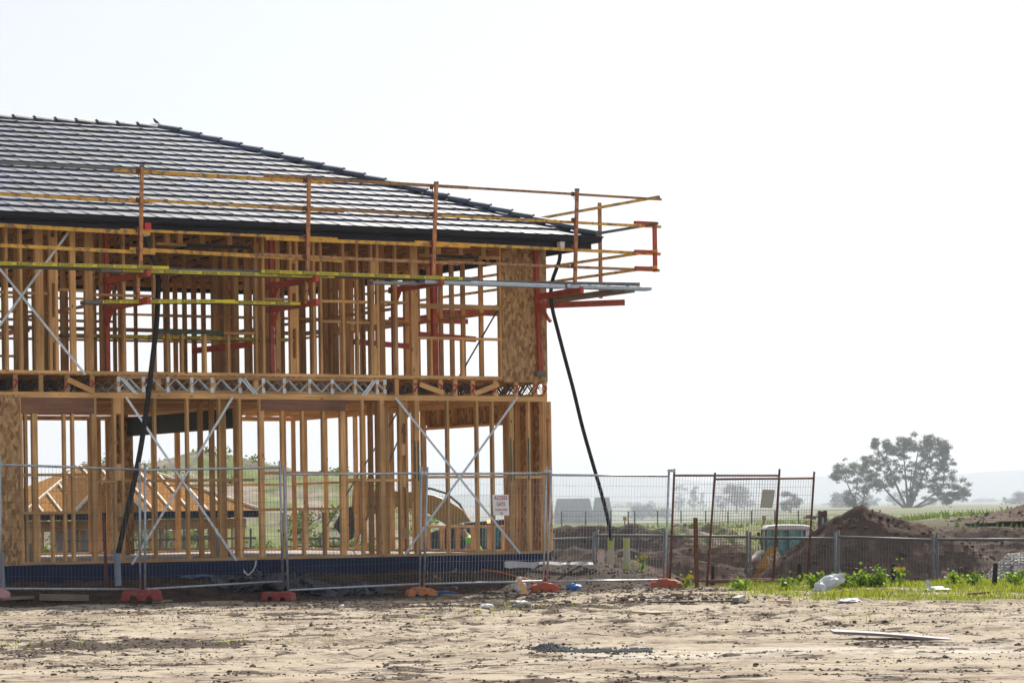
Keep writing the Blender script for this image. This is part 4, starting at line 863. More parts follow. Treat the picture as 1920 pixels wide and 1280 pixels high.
# ================================================================== temporary fences
def wire(b, a, c, r=.0024):
    x = (Vector(c)-Vector(a)).normalized(); ref = Vector((0,1,0)); y = ref.cross(x).normalized()*r; z = Vector((0,-1,0))*r
    a = Vector(a); c = Vector(c); vs = [a+y, a-y*.5+z*.9, a-y*.5-z*.9, c+y, c-y*.5+z*.9, c-y*.5-z*.9]
    b.add(vs, [(0,1,4,3),(1,2,5,4),(2,0,3,5)])
def panel(label, TL, BL, TR, BR, YL, YR, m, mw, up=.11, dn=.16, r=.019, nx=38, ny=10, grp='temporary fence panels', mr=None, wr=.0024):
    tl, bl, tr, br = at(*TL, YL), at(*BL, YL), at(*TR, YR), at(*BR, YR)
    t = thing('temporary_fence', label, 'fence', (bl+br)/2, 0, grp)
    for a, c in ((bl, tl), (br, tr)):
        x = (c-a).normalized(); b = MB(); b.tube([a-x*dn, c+x*up], r, 8); b.build('post', m, t, smooth=True)
    for a, c in ((tl, tr), (bl, br)): b = MB(); b.tube([a, c], r*.95, 8); b.build('rail', mr or m, t, smooth=True)
    b = MB()
    for i in range(1, nx):
        k = i/nx; wire(b, bl.lerp(br, k), tl.lerp(tr, k), wr)
    for j in range(1, ny):
        k = j/ny; wire(b, bl.lerp(tl, k)+Vector((0,-.004,0)), br.lerp(tr, k)+Vector((0,-.004,0)), wr)
    b.build('wire_mesh', mw, t); return t, (tl, bl, tr, br)
panel('galvanised mesh fence panel running out of the left edge of the frame', (-290,858),(-288,1100),(-12,869),(-10,1103), 41.4, 42.2, M_GALV, M_GALVD)
panel('galvanised mesh fence panel in front of the strand board corner', (0,870.5),(1,1103),(262,880),(263,1104), 42.3, 43.6, M_GALV, M_GALVD)
panel('galvanised mesh fence panel set askew behind the left black hose, right of its red foot', (272,881),(272,1104),(525,876),(530,1089), 43.55, 44.9, M_GALV, M_GALVD)
panel('galvanised mesh fence panel between the red foot and the orange foot', (534,889),(540,1106),(790,887),(787,1094), 44.5, 45.6, M_GALV, M_GALVD)
p3, c3 = panel('galvanised mesh gate panel carrying the red and white sign', (801,888),(795,1094),(1024,887),(1019,1089), 45.65, 46.4, M_GALV, M_GALV)
panel('galvanised mesh fence panel in front of the marked pipes', (1033,890),(1026,1089),(1254,892),(1247,1087), 46.45, 47.3, M_GALV, M_GALV)
panel('rusty mesh fence panel joined to the galvanised row', (1264,891),(1256,1090),(1461,891),(1450,1085), 47.35, 48.2, M_RUST, M_RUST, ny=12)
p6, c6 = panel('rusty mesh fence panel at the end, leaning over the other rusty one', (1340,898),(1326,1091),(1526,896),(1514,1086), 47.2, 48.6, M_RUST, M_RUST, ny=12)
for (u0, u1, v, Y, m) in ((791,801,886,45.5,M_GALV),(1024,1033,883,46.35,M_GALV),(1254,1264,882,47.25,M_GALV)):
    a, c = at(u0, v, Y), at(u1, v, Y); t = thing('pipe_coupler', {791:'steel clamp joining fence tops left of the sign panel',1024:'steel clamp joining fence tops at the house corner',1254:'steel clamp joining the galvanised fence to the rusty one'}[u0], 'clamp', (a+c)/2)
    b = MB(); b.beam(a-Vector((.02,.03,0)), c+Vector((.02,-.03,0)), .012, .045); b.beam(a-Vector((.02,-.03,0)), c+Vector((.02,.03,0)), .012, .045); b.build('plate', m, t); b = MB(); b.tube([(a+c)/2+Vector((0,-.06,0)), (a+c)/2+Vector((0,.05,0))], .01, 6); b.build('bolt', M_GALVD, t)
# feet
def foot(label, u0, u1, v0, v1, Y, m, rz, style=0):
    a, c = at(u0, v1, Y), at(u1, v1, Y); Lh = (c-a).length/2/max(.5,math.cos(rz)); hh = (v1-v0)*Y/F; ctr = (a+c)/2
    
    b = MB(); w = .13
    if style == 0:   # rounded block with handholds and bumps
        prof = [(-1,0),(-1,.45),(-.93,.72),(-.6,.8),(-.52,1),(.1,1),(.2,.9),(.55,.86),(.9,.62),(1,.4),(1,0),(.4,0),(.33,.22),(.1,.22),(.04,0),(-.25,0),(-.3,.24),(-.52,.24),(-.58,0)]
    else:            # plain tray shape with an arched notch
        prof = [(-1,0),(-.96,.8),(-.85,1),(-.3,.96),(.55,1),(.9,.85),(1,0),(.55,0),(.48,.36),(.3,.36),(.22,0),(-.2,0),(-.3,.42),(-.5,.42),(-.6,0)]
    pr = [(x*Lh, -w, z*hh) for x, z in prof]
    b.prism(pr, (0, 2*w, 0))
    o = b.build('ballast_block', m, None, bevel=.018); o.location = (ctr.x, ctr.y, max(ctr.z, gz(ctr.x, ctr.y-.05)-.005)); o.rotation_euler.z = rz
    return tag(o, label, 'fence foot', 'plastic feet of the temporary fence')
foot('red fence foot under the first post pair from the left', 228,305,1104,1126,43.6,M_FOOTR,.05,1)
foot('red fence foot beside the pile of broken tiles', 493,553,1108,1126,44.4,M_FOOTR,-.25,1)
foot('ochre orange fence foot between broken tiles and bare soil', 763,817,1101,1120,45.6,M_FOOTO,.3,0)
foot('orange red fence foot near the leaning timber offcut', 997,1048,1095,1114,46.4,M_FOOTD,.1,0)
foot('orange red fence foot where the rusty panels begin', 1221,1280,1091,1111,47.2,M_FOOTD,-.1,0)
foot('faded pink fence foot cut by the left edge', -40,17,1100,1121,42.2,M_FOOTP,.0,0)
# low fence far behind, in the dug ground
lowf = [(1040,1008,1130,1100),(1140,1000,1247,1100)]
def low(label, u0, v0, u1, v1, Y0, Y1, m=M_GALVD): return panel(label, (u0,v0),(u0,v0+2.0*F/Y0),(u1,v1),(u1,v1+2.0*F/Y1), Y0, Y1, m, M_GALVD, up=.16, dn=.08, r=.035, nx=30, ny=14, grp='fence panels in the dug ground', wr=.005)
low('low set mesh fence panel behind the pipe row', 1037,1010,1113,1008,80,76)
low('low set mesh fence panel behind the right end of the galvanised fence', 1120,1003,1246,1004,76,74)
low('low set mesh fence panel behind the first rusty panel', 1252,1004,1401,1006,74,73)
low('low set mesh fence panel in front of the yellow backhoe', 1407,1008,1566,1009,72.9,71)
low('low set mesh fence panel in front of the steep side of the soil mound', 1572,1006,1749,1012,66.5,66)
low('low set mesh fence panel running out of the right edge', 1757,1011,1945,1011,65.9,65)
# signs on the fence
def sign(label, tl, tr, bl, br, m, lines, nm='sign_board'):
    tl, tr, bl = [Vector(p) for p in (tl, tr, bl)]; br = bl+(tr-tl); n = (tr-tl).cross(bl-tl).normalized()
    if n.y > 0: n = -n
    t = thing(nm, label, 'sign', (bl+br)/2); b = MB(); b.prism([bl, br, tr, tl], n*.004); b.build('board', m, t)
    b = MB(); x = (tr-tl).normalized(); y = n.cross(x).normalized(); y = y if y.z > 0 else -y; w = (tr-tl).length; h = (tl-bl).length
    for body, fy, fh, fw in lines:
        g = text_geo(body, fh*h); b = MB(); put_text(b, g, bl.lerp(tl, fy)+(br-bl)*.5, x, y, n, .008, min(1.0, fw*w/g[2]) if g[2] > fw*w else fw*w/g[2]); b.build('lettering', M_SRED, t)
    return t
o = Vector((0,-.035,0))
sign('white sign with red ACCESS GATE lettering on the mesh gate panel', at(923,927,46)+o, at(953,927,46.1)+o, at(925,966,46)+o, at(952,966,46.1)+o, M_SIGN, (('ACCESS',.85,.19,.82),('GATE',.55,.19,.54),('CLOSE AFTER',.28,.1,.74),('USE',.11,.1,.2)))
sign('blank grey sign hanging askew on the rusty mesh', at(1430,917,47.7), at(1453,918,47.8), at(1425,951,47.7), at(1447,951,47.8), M_SGREY, ())
# pickets and stakes
def stick(name, label, cat, u0, v0, u1, v1, Y, w, m, grp=None, style='y'):
    a, c = at(u1, v1, Y), at(u0, v0, Y); x = (c-a).normalized(); b = MB()
    if style == 'y':
        for k in range(3):
            an = 2*math.pi*k/3+.5; dr = Vector((math.cos(an), math.sin(an), 0)); b.beam(a-x*.3+dr*w*.25, c+dr*w*.25, .006 if abs(dr.x) > .5 else w*.6, w*.6 if abs(dr.x) > .5 else .006, up=tuple(dr))
    else: b.tube([a-x*.2, a+x*.02, c-x*.02, c], [w*.5, w*.5, w*.46, w*.3], 10)
    o_ = b.build(name, m, None, org=a); return tag(o_, label, cat, grp)
stick('star_picket','rusty star picket driven in by the first rusty fence post','picket',1304,970,1307,1104,47,.075,M_RUST)
stick('star_picket','rusty star picket in the shade in front of the slab, left of the blue pipe','picket',195,965,199,1100,45.2,.05,M_RUST)
M_SLEEVE = M_BLACK
stick('stake','black sleeve stake left of the weeds below the rusty fence end','stake',1500,1056,1499,1101,47.6,.075,M_SLEEVE,None,'t')
stick('stake','black stake with a split timber beside it behind yellow flowers','stake',1675,1056,1675,1097,46.5,.08,M_SLEEVE,None,'t')
stick('stake','curved black stake at the right edge of the grass','stake',1867,1055,1864,1102,45.5,.085,M_SLEEVE,None,'t')
stick('stake','dark stake seen through the rusty mesh low down','stake',1337,1060,1336,1096,50,.07,M_SLEEVE,None,'t')
# ================================================================== trees
def limb(b, p, q, r0, r1, bend, n=6, seg=6, rr=random):
    p = Vector(p); q = Vector(q); m = p.lerp(q, .5)+Vector(bend); pts = []; rs = []
    for i in range(seg+1):
        t = i/seg; pts.append((p*(1-t)+m*t).lerp(m*(1-t)+q*t, t)); rs.append(r0+(r1-r0)*t)
    b.tube(pts, rs, n); return pts
def gum(label, base, limbs, crowns, tw, nleaf, lsize, seed):
    t = thing('gum_tree', label, 'tree', base, 0, 'gum trees'); b = MB(); rr = random.Random(seed); base = Vector(base); ends = []
    for (dx, dy, dz, r0, bx, bz) in limbs:
        pts = limb(b, base+Vector((dx*.06, 0, -.3)), base+Vector((dx, dy, dz)), r0, r0*.28, (bx, 0, bz), 7, 8); ends.append(pts)
    C = [base+Vector(c[:3]) for c in crowns]; Rr = [c[3:] for c in crowns]
    for c, r in zip(C, Rr):          # twigs from the nearest limb into each clump
        best = min((p for e in ends for p in e[2:]), key=lambda p: (p-c).length+max(0, p.z-c.z)*1.5)
        limb(b, best, c, tw*.35, tw*.08, (0,0,-.25*(c-best).length*.4), 5, 4)
        for k in range(4): limb(b, best.lerp(c,.6), c+Vector((rr.gauss(0,r[0]*.55), rr.gauss(0,r[1]*.4), rr.gauss(0,r[2]*.4))), tw*.14, tw*.05, (0,0,.2), 4, 3)
    b.build('trunk', M_BARK, t, smooth=True)
    rg = np.random.default_rng(seed); cs = []; rs = []
    u_ = YG/F
    for c, r in zip(C, Rr):
        for k in range(15):
            d = rg.normal(size=3)*np.array([.56,.56,.85]); q_ = rg.uniform(3.0, 7.4)*u_; cs.append((c.x+d[0]*r[0], c.y+d[1]*r[1], c.z+d[2]*max(r[2], 5*u_))); rs.append((q_, q_, q_*.62))
    V, Fc = leaf_cloud(cs, rs, nleaf, lsize, rg, up=.3); V = V-np.array(base)
    obj_np('crown', V, Fc, M_LEAF, t, smooth=False); return t
YG = 800; px = YG/F
def gp(u, v, u0, v0): return ((u-u0)*px, (v0-v)*px)
b0 = at(1703, 962, YG); b0.z = gz(b0.x, YG)-.1
def cl(u, v, w, h, u0=1703, v0=960, y=None, k=[0]):
    v = v+9
    k[0] += 1; x, z = gp(u, v, u0, v0); return (x, (((k[0]*37) % 11)-5)*.5 if y is None else y, z, w*px*.5, max(w*px*.45, .8), h*px*.5)
lm = [gp(u, v, 1703, 960) for u, v in ((1640,900),(1665,870),(1695,850),(1722,850),(1745,870),(1770,915),(1790,925),(1710,880))]
gum('broad gum tree with spreading limbs, the biggest tree on the skyline', b0, [(x, ((i*5)%7-3)*.7, z, (.42,.45,.4,.42,.45,.36,.3,.34)[i], (-.8,-.5,.1,.2,.5,.6,.8,0)[i], (-.6,.4,.3,.3,.3,-1.4,-1.3,.2)[i]) for i, (x, z) in enumerate(lm)],
    [cl(*a) for a in ((1651,867,42,24),(1637,862,22,14),(1668,884,36,22),(1690,842,46,28),(1712,838,42,26),(1733,846,44,26),(1752,862,40,26),(1700,866,48,28),(1722,872,46,28),(1745,884,40,22),(1770,878,26,16),(1776,868,22,12),(1690,892,40,24),(1712,900,36,26),(1660,904,28,14),(1750,832,26,14),(1742,826,20,10),(1768,836,24,14),(1775,843,14,10),(1705,828,28,12),(1777,910,40,22),(1797,916,34,20),(1808,922,22,14),(1760,925,34,16),(1790,930,36,14),(1775,940,24,10),(1730,905,30,18),(1640,832,8,6),(1665,833,10,8),(1680,838,24,16),(1705,925,22,18),(1625,878,16,10),(1755,905,26,14))], .7, 50000, .38, 3)
b1 = at(1612, 962, YG-40); b1.z = gz(b1.x, YG-40)-.1; px = (YG-40)/F
def cl2(u, v, w, h): return cl(u, v, w, h, 1612, 960)
gum('slender forked gum tree left of the broad one', b1, [(*[(lambda q: q)(gp(1583,893,1612,960))[0]], 1, gp(1583,893,1612,960)[1], .3, -.2, .3), (gp(1625,905,1612,960)[0], -1, gp(1625,905,1612,960)[1], .26, .5, -.3), (gp(1590,940,1612,960)[0], 0, gp(1590,940,1612,960)[1], .16, .1, .2)],
    [cl2(*a) for a in ((1590,870,40,16),(1575,882,28,16),(1597,880,24,14),(1568,888,18,10),(1620,893,34,16),(1637,896,34,16),(1608,897,26,14),(1628,912,22,14),(1593,932,30,18),(1602,942,26,16),(1618,940,22,18),(1645,905,20,12))], .5, 11500, .38, 4)
def bushy(name, label, u, v, Y, wpx, hpx, shape, seed, n=2600, grp='hazy trees across the fields', ls=None):
    Y = Y*3.0
    if u < 1545:      # stand it on the far slope
        w_ = ray(u, v); Yg = np.linspace(1300, 3400, 300); kk = np.nonzero(EYE+w_.z*Yg <= terr(w_.x*Yg, Yg))[0]; Y = float(Yg[kk[0]]) if len(kk) else Y
    k = Y/F; base = at(u, v, Y); W, Hh = wpx*k, hpx*k; t = thing(name, label, 'tree', base, 0, grp); rr = random.Random(seed); cs = []; rs = []
    for i in range(26):
        z = rr.uniform(.22, .93); 
        wz = {'round': math.sin(math.pi*min(max((z-.05)/.97,0),1))**.55, 'cone': 1.1*(1-z)+.12, 'tall': .55+.4*math.sin(z*7+seed), 'flat': (.35+.75*z) if z < .85 else .6}[shape]
        x = rr.uniform(-.42, .42)*wz; y = rr.uniform(-.4, .4)*wz; r = W*(.13+.06*rr.random())*(.7 if shape in ('tall','cone') else 1)
        cs.append((x*W, y*W, z*Hh)); rs.append((r, r, r*.62))
    b = MB(); b.tube([(0,0,-.5), (.02*W,0,Hh*.4), (0,0,Hh*.85)], [W*.045, W*.03, W*.01], 7)
    for c in cs[::3]: b.tube([(0,0,c[2]*.55), c], [W*.016, W*.006], 4)
    b.build('trunk', M_BARK, t, org=(0,0,0)); t.children[0].location = (0,0,0)
    V, Fc = leaf_cloud(cs, rs, n, ls or W*.05, np.random.default_rng(seed)); obj_np('crown', V, Fc, M_LEAFD, t, smooth=False); return t
for i, a in enumerate((('tall thin hazy tree with a broken crown behind the clamp of the rusty panel',1275,957,620,30,52,'flat'),('hazy tall twin crowned tree left of the rusty leaning post',1301,958,640,36,48,'tall'),('hazy low round tree at the foot of the twin crowned tree',1272,960,600,22,30,'round'),('pointed hazy conifer between two bigger trees',1317,957,700,20,36,'cone'),
    ('wide flat topped hazy pine seen through the rusty mesh',1381,961,600,56,52,'flat'),('hazy round bush left of the flat topped pine',1354,960,620,28,32,'round'),('small pale tree right of the flat topped pine',1408,952,900,20,16,'round'),('dense rounded hazy tree right of the blank grey sign',1482,962,600,44,42,'round'),
    ('hazy leafy tree mass below the slender gum',1583,964,560,56,44,'round'),('pale bushy tree behind the slender gum',1634,962,700,40,36,'round'),('pale round tree behind the trunk of the broad gum',1677,962,720,34,40,'round'),('pale tree right of the broad gum trunk',1738,962,760,40,30,'flat'),
    ('hazy dark bush on the field behind the yellow warning sign',1205,974,420,58,26,'round'),('hazy shrub right of the bush behind the yellow warning sign',1247,972,450,34,18,'round'),('hazy tree clump at the right edge of the skyline',1912,956,650,46,32,'round'),('hazy pointed tree left of the clump at the right edge',1885,956,660,24,26,'cone'),
    ('faint tree on the far hedge line right of the broad gum',1835,950,1300,30,18,'flat'),('faint tree on the far hedge line between two others',1857,951,1300,34,16,'round'),('faint tree at the left of the far hedge line',1805,952,1250,26,11,'round'),('faint scrub in front of the nearer barn',1085,986,380,92,28,'round'),('faint bush left of the barns beside the house frame',1040,982,400,30,20,'round'))):
    bushy('hazy_tree', *a, seed=200+i, n=3600 if a[4] > 30 else 2000)
# ================================================================== barns and far houses
M_BARN = simple('barn_cladding', (.13,.14,.15), .8, var=.15, scale=.3); M_BARNL2 = simple('barn_door', (.17,.18,.19), .8, var=.1, scale=.3)
def barn(name, label, u0, u1, vr, ve, vb, Y, gl, rz=.0, cat='barn', roofm=None, grp=None):
    k = Y/F; x0, x1 = hx(u0,Y), hx(u1,Y); zb, ze, zr = hz(vb,(u0+u1)/2,Y), hz(ve,(u0+u1)/2,Y), hz(vr,(u0+u1)/2,Y); D = (x1-x0)*.6
    t = thing(name, label, cat, ((x0+x1)/2, Y, zb), rz, grp); W = (x1-x0)/2; b = MB()
    b.box(-W, W, 0, D, -1, ze-zb); b.build('wall', M_BARN, t, org=(0,0,0)); b = MB(); ins = gl*k
    hr, he = zr-zb, ze-zb
    r = [(-W-.2,-.4,he-.2),(W+.2,-.4,he-.2),(W-ins,D/2,hr),(-W+ins,D/2,hr),(-W-.2,D+.4,he-.2),(W+.2,D+.4,he-.2)]
    b.add(r, [(0,1,2,3),(5,4,3,2),(4,0,3),(1,5,2),(0,4,5,1)]); b.build('roof', roofm or M_BARN, t, org=(0,0,0))
    b = MB(); b.box(-W*.35, W*.05, -.06, .02, -.9, he*.8); b.build('door', M_BARNL2, t, org=(0,0,0))
    b = MB(); b.box(W*.45, W*.7, -.06, .02, he*.4, he*.75); b.build('window', M_BARNL2, t, org=(0,0,0))
    for c in t.children: c.location = (0,0,0)
    return t
barn('barn','long grey hazy barn with a steep gable roof beyond the fence',1040,1111,934,960,987,1350,5)
barn('barn','narrower grey hazy barn with a roof finial right of the long barn',1112,1147,932,960,987,1400,4)
for i, (u0, u1, vr, ve, vb) in enumerate(((1173,1188,941,947,950),(1187,1203,941,947,950),(1212,1230,938,946,950),(1150,1170,944,948,951),(1540,1556,943,948,951))):
    barn('distant_house', ('tiny hazy house roof, left of a pair on the far rise','tiny hazy house roof, right of a pair on the far rise','tiny hazy pyramid roofed house beside a thin mast','tiny hazy low house right of the barns','tiny hazy house roof left of the slender gum')[i], u0, u1, vr, ve, vb, 3400, 6 if i == 2 else 3, cat='house', grp='far houses on the rise')
# ================================================================== field fence, signs, vehicles far off
t = thing('field_fence', 'thin wire fence with dark posts crossing the hazy field', 'fence', at(1060,985,150)); b = MB(); pp = []
for u, v0, v1 in ((1053,958,986),(1098,958,985),(1145,957,985),(1178,958,984),(1190,957,983),(1233,957,982),(1277,957,981),(1323,957,980),(1365,958,980),(1409,957,979),(1453,957,978),(1497,956,977),(1545,956,976),(1590,956,975),(1650,955,972)):
    a, c = at(u, v1+4, 150), at(u, v0, 150); q = MB(); q.beam(a, c, .07, .07); q.build('post', M_GALVD, t); pp.append(c)
for k in (0, .25, .5): 
    for a, c in zip(pp, pp[1:]): wire(b, a-Vector((0,0,k)), c-Vector((0,0,k)), .012)
b.build('wires', M_GALVD, t)
M_SY = simple('warning_yellow', (.7,.42,.03), .5); 
def fsign(label, u0, u1, v0, v1, Y, m, band=None):
    tl, br = at(u0, v0, Y), at(u1, v1, Y); t = thing('warning_sign', label, 'sign', (tl+br)/2); b = MB(); b.box(tl.x, br.x, Y, Y+.03, br.z, tl.z); b.build('board', m, t)
    b = MB(); h = tl.z-br.z
    for f in (.3,.55): b.box(tl.x+(br.x-tl.x)*.15, tl.x+(br.x-tl.x)*.85, Y-.02, Y-.004, br.z+h*f, br.z+h*(f+.1))
    b.build('print', M_INK if band is None else band, t); b = MB(); xm = (tl.x+br.x)/2; b.box(xm-.03, xm+.03, Y+.031, Y+.08, br.z-1.0, tl.z-.05); b.build('post', M_GALVD, t)
fsign('small orange yellow warning sign on the field fence', 1168,1175,968,976,149.5, M_SY); fsign('small red sign left above the backhoe cab', 1429,1436,967,974,140, M_SRED, M_SIGN)
def car(label, u0, u1, v0, v1, Y, col, truck=False):
    x0, x1 = hx(u0,Y), hx(u1,Y); zt, zb = hz(v0,u0,Y), hz(v1,u0,Y); L_, Hh = x1-x0, zt-zb; m = simple('car_paint', col, .35, var=.05); t = thing('parked_vehicle', label, 'truck' if truck else 'car', ((x0+x1)/2, Y, zb))
    P = [(0,.2),(0,.55),(.18,.6),(.3,.98),(.72,1),(.88,.62),(1,.55),(1,.2)] if not truck else [(0,.22),(0,.6),(.5,.6),(.5,.98),(.82,1),(.92,.6),(1,.55),(1,.22)]
    b = MB(); b.prism([(x*L_-L_/2, -.8, z*Hh) for x, z in P], (0,1.6,0)); b.build('body', m, t, bevel=.06, org=(0,0,0))
    b = MB(); b.prism([(x*L_-L_/2, -.81, z*Hh) for x, z in (((.33,.63),(.4,.92),(.68,.93),(.78,.63)) if not truck else ((.55,.63),(.55,.92),(.78,.93),(.86,.63)))], (0,1.62,0)); b.build('window', M_GLASS, t, org=(0,0,0))
    for x in (.2,.8):
        for y in (-.8,.62): b = MB(); b.tube([(x*L_-L_/2, y, .18*Hh), (x*L_-L_/2, y+.2, .18*Hh)], .2*Hh, 14); b.build('wheel', M_RUBBER, t, org=(0,0,0))
    for c in t.children: c.location = (0,0,0)
car('small maroon car far off left of the timber post', 1507,1522,964,972,190,(.2,.03,.03)); car('small blue grey utility truck far off behind the rusty fence end', 1521,1543,961,973,188,(.10,.16,.22), True)
a = at(1543,990,100); t = thing('timber_post', 'short brown timber post with a pale pipe in front, left of the soil mound', 'post', a); M_PB = wood('old_post', 'z', (.07,.035,.02), (.16,.085,.045))
b = MB(); w_ = 5.8*100/F; hgt = (990-957)*100/F
for sx in (-1, 1): b.box(a.x+sx*w_-.05, a.x+sx*w_+.05, 100, 100.2, a.z-.3, a.z+hgt)
b.box(a.x-w_+.051, a.x+w_-.051, 100.08, 100.19, a.z-.3, a.z+hgt*.97); b.build('boards', M_PB, t); b = MB(); b.tube([(a.x,99.98,a.z-.2),(a.x,99.98,a.z+hgt*.62)], .045, 10); b.build('pipe', M_PVC, t)
# ================================================================== backhoe
YB = 85; K = YB/F
def bp_(u, v, y=0): p = at(u, v, YB); return Vector((p.x, YB+y, p.z))
bk = thing('backhoe', 'yellow backhoe with a white roofed cab half hidden by the soil mound', 'backhoe', (hx(1475,YB), YB, -2.0))
M_WROOF = simple('cab_roof_white', (.72,.68,.66), .5, var=.1, scale=2)
b = MB(); b.prism([bp_(1431,993,-.75), bp_(1432,989,-.75), bp_(1438,985,-.75), bp_(1460,983,-.75), bp_(1500,983,-.75), bp_(1517,986,-.75), bp_(1520,990,-.75), bp_(1519,993,-.75)], (0,1.5,0)); b.build('cab_roof', M_WROOF, bk, bevel=.03)
M_CABG = simple('cab_frame_dark', (.05,.055,.06), .5)
for u0, u1 in ((1431.5,1434),(1451,1455),(1473,1476),(1503,1507),(1517,1520)):
    for y in (-.72, .66):
        b = MB(); p, q = bp_(u0, 1064, y), bp_(u0, 993, y); b.box(p.x, p.x+(u1-u0)*K, YB+y, YB+y+.06, p.z, q.z); b.build('cab_pillar', M_CABG, bk)
for y in (-.70, .68):
    for u0, u1 in ((1434,1451),(1455,1473),(1476,1503),(1507,1517)):
        b = MB(); p, q = bp_(u0, 1062, y), bp_(u1, 993, y); b.box(p.x, q.x, YB+y, YB+y+.02, p.z, q.z); b.build('cab_window', M_GLASS if u0 != 1507 else M_SIGN, bk)
b = MB(); p, q = bp_(1456, 1060), bp_(1478, 1030); b.box(p.x, q.x, YB-.3, YB+.3, p.z-.3, q.z); b.box(q.x-.12, q.x, YB-.3, YB+.3, q.z, q.z+.6); b.build('seat', M_CABG, bk, bevel=.04)
b = MB(); b.prism([bp_(1405,1098,-.6), bp_(1405,1066,-.6), bp_(1432,1062,-.6), bp_(1530,1062,-.6), bp_(1535,1098,-.6)], (0,1.2,0)); b.build('chassis', M_JCBY, bk, bevel=.03)
b = MB(); b.prism([bp_(1413,1064,-.95), bp_(1428,1040,-.95), bp_(1434,1028,-.95), bp_(1443,1023,-.95), bp_(1452,1025,-.95), bp_(1458,1040,-.95), bp_(1455,1064,-.95), bp_(1440,1067,-.95), bp_(1425,1064,-.95)], (0,.14,0)); arm_ = b.build('loader_arm', M_JCBY, bk, bevel=.01)
g = text_geo('JCB', .26); b = MB(); put_text(b, g, bp_(1444.5,1044,-.95), Vector((.94,0,.34)), Vector((-.34,0,.94)), (0,-1,0), .006, .95); b.build('lettering', M_SIGN, arm_)
b = MB(); b.prism([bp_(1404,1052,-.9), bp_(1408,1045,-.9), bp_(1428,1029,-.9), bp_(1430,1034,-.9), bp_(1412,1050,-.9)], (0,1.4,0)); b.build('mudguard', M_PVCO if False else simple('faded_cream', (.55,.5,.4), .6), bk, bevel=.02)
b = MB(); b.beam(bp_(1412,1062,-1.0), bp_(1398,1080,-1.0), .12, .14); b.build('hydraulic_ram', M_CABG, bk)
b = MB(); b.prism([bp_(1385,1100,-1.1), bp_(1383,1075,-1.1), bp_(1392,1064,-1.1), bp_(1402,1085,-1.1), bp_(1404,1100,-1.1)], (0,2.2,0)); b.build('loader_bucket', M_CABG, bk)
b = MB(); b.beam(bp_(1417,997,-1.0), bp_(1417,1003,-1.0), .1, .03); b.beam(bp_(1418,1004,-1), bp_(1424,1030,-1), .03, .03); b.build('mirror', M_BLACK, bk)
for u, r in ((1418,.5),(1505,.75)):
    for y in (-.95,.65): p = bp_(u,1000); b = MB(); b.tube([(p.x,YB+y,-2.0+r),(p.x,YB+y+.35,-2.0+r)], r, 20); wv = b.build('wheel', M_RUBBER, bk, bevel=.04); b = MB(); b.tube([(p.x,YB+y-.02,-2.0+r),(p.x,YB+y+.37,-2.0+r)], r*.5, 14); b.build('rim', M_JCBY, wv)
# ================================================================== excavator
YX = 76; KX = YX/F
def xp(u, v, y=0): p = at(u, v, YX); return Vector((p.x, YX+y, p.z))
ex = thing('excavator', 'ochre excavator with a bent boom seen through the ground floor frame', 'excavator', (hx(880,YX), YX, -1.7))
b = MB(); b.prism([xp(u,v,-.35) for u, v in ((893,990),(868,955),(845,940),(815,928),(780,922),(720,918),(688,920),(668,930),(664,948),(700,948),(760,950),(800,960),(835,982),(858,1000))], (0,.5,0)); b.build('boom', M_MUST, ex, bevel=.03)
b = MB(); b.prism([xp(u,v,-.25) for u, v in ((662,918),(672,903),(688,900),(700,915),(698,945),(686,985),(674,1000),(664,985),(660,950))], (0,.32,0)); b.build('dipper', M_MUST, ex, bevel=.03)
b = MB(); b.prism([xp(u,v,-.5) for u, v in ((628,985),(640,960),(660,948),(668,985),(662,1008),(650,1015))], (0,1.0,0)); b.build('bucket', M_CABG, ex, bevel=.03)
for k in range(2): b = MB(); b.tube([xp(785,915-k*3,-.1+k*.1), xp(810,916,-.1), xp(838,925,-.1), xp(862,945,-.1), xp(884,985,-.1)], .035, 6); b.build('hose', M_GALVD, ex)
b = MB(); b.tube([xp(690,960,.0), xp(755,935,.0)], .07, 8); b.tube([xp(690,960,0), xp(720,949,0)], .1, 8); b.build('ram', M_GALV, ex)
b = MB(); b.prism([xp(u,v,-1.2) for u, v in ((795,1035),(800,1000),(845,985),(868,979),(905,976),(948,972),(962,985),(965,1035))], (0,2.4,0)); b.build('body', M_CABG, ex, bevel=.05)
b = MB(); b.prism([xp(u,v,-1.22) for u, v in ((905,1022),(905,988),(945,985),(950,1022))], (0,.03,0)); b.build('cab_window', M_GLASS, ex)
for y in (-1.3,.8): b = MB(); b.prism([xp(u,v,y) for u, v in ((790,1085),(785,1065),(795,1048),(955,1048),(968,1065),(960,1085))], (0,.5,0)); b.build('track', M_RUBBER, ex, bevel=.05)
p = xp(917,977,-1.26); b = MB(); b.box(p.x-.045, p.x+.045, p.y-.05, p.y+.04, p.z-.045, p.z+.045); b.build('work_lamp', M_LAMP, ex, bevel=.015)
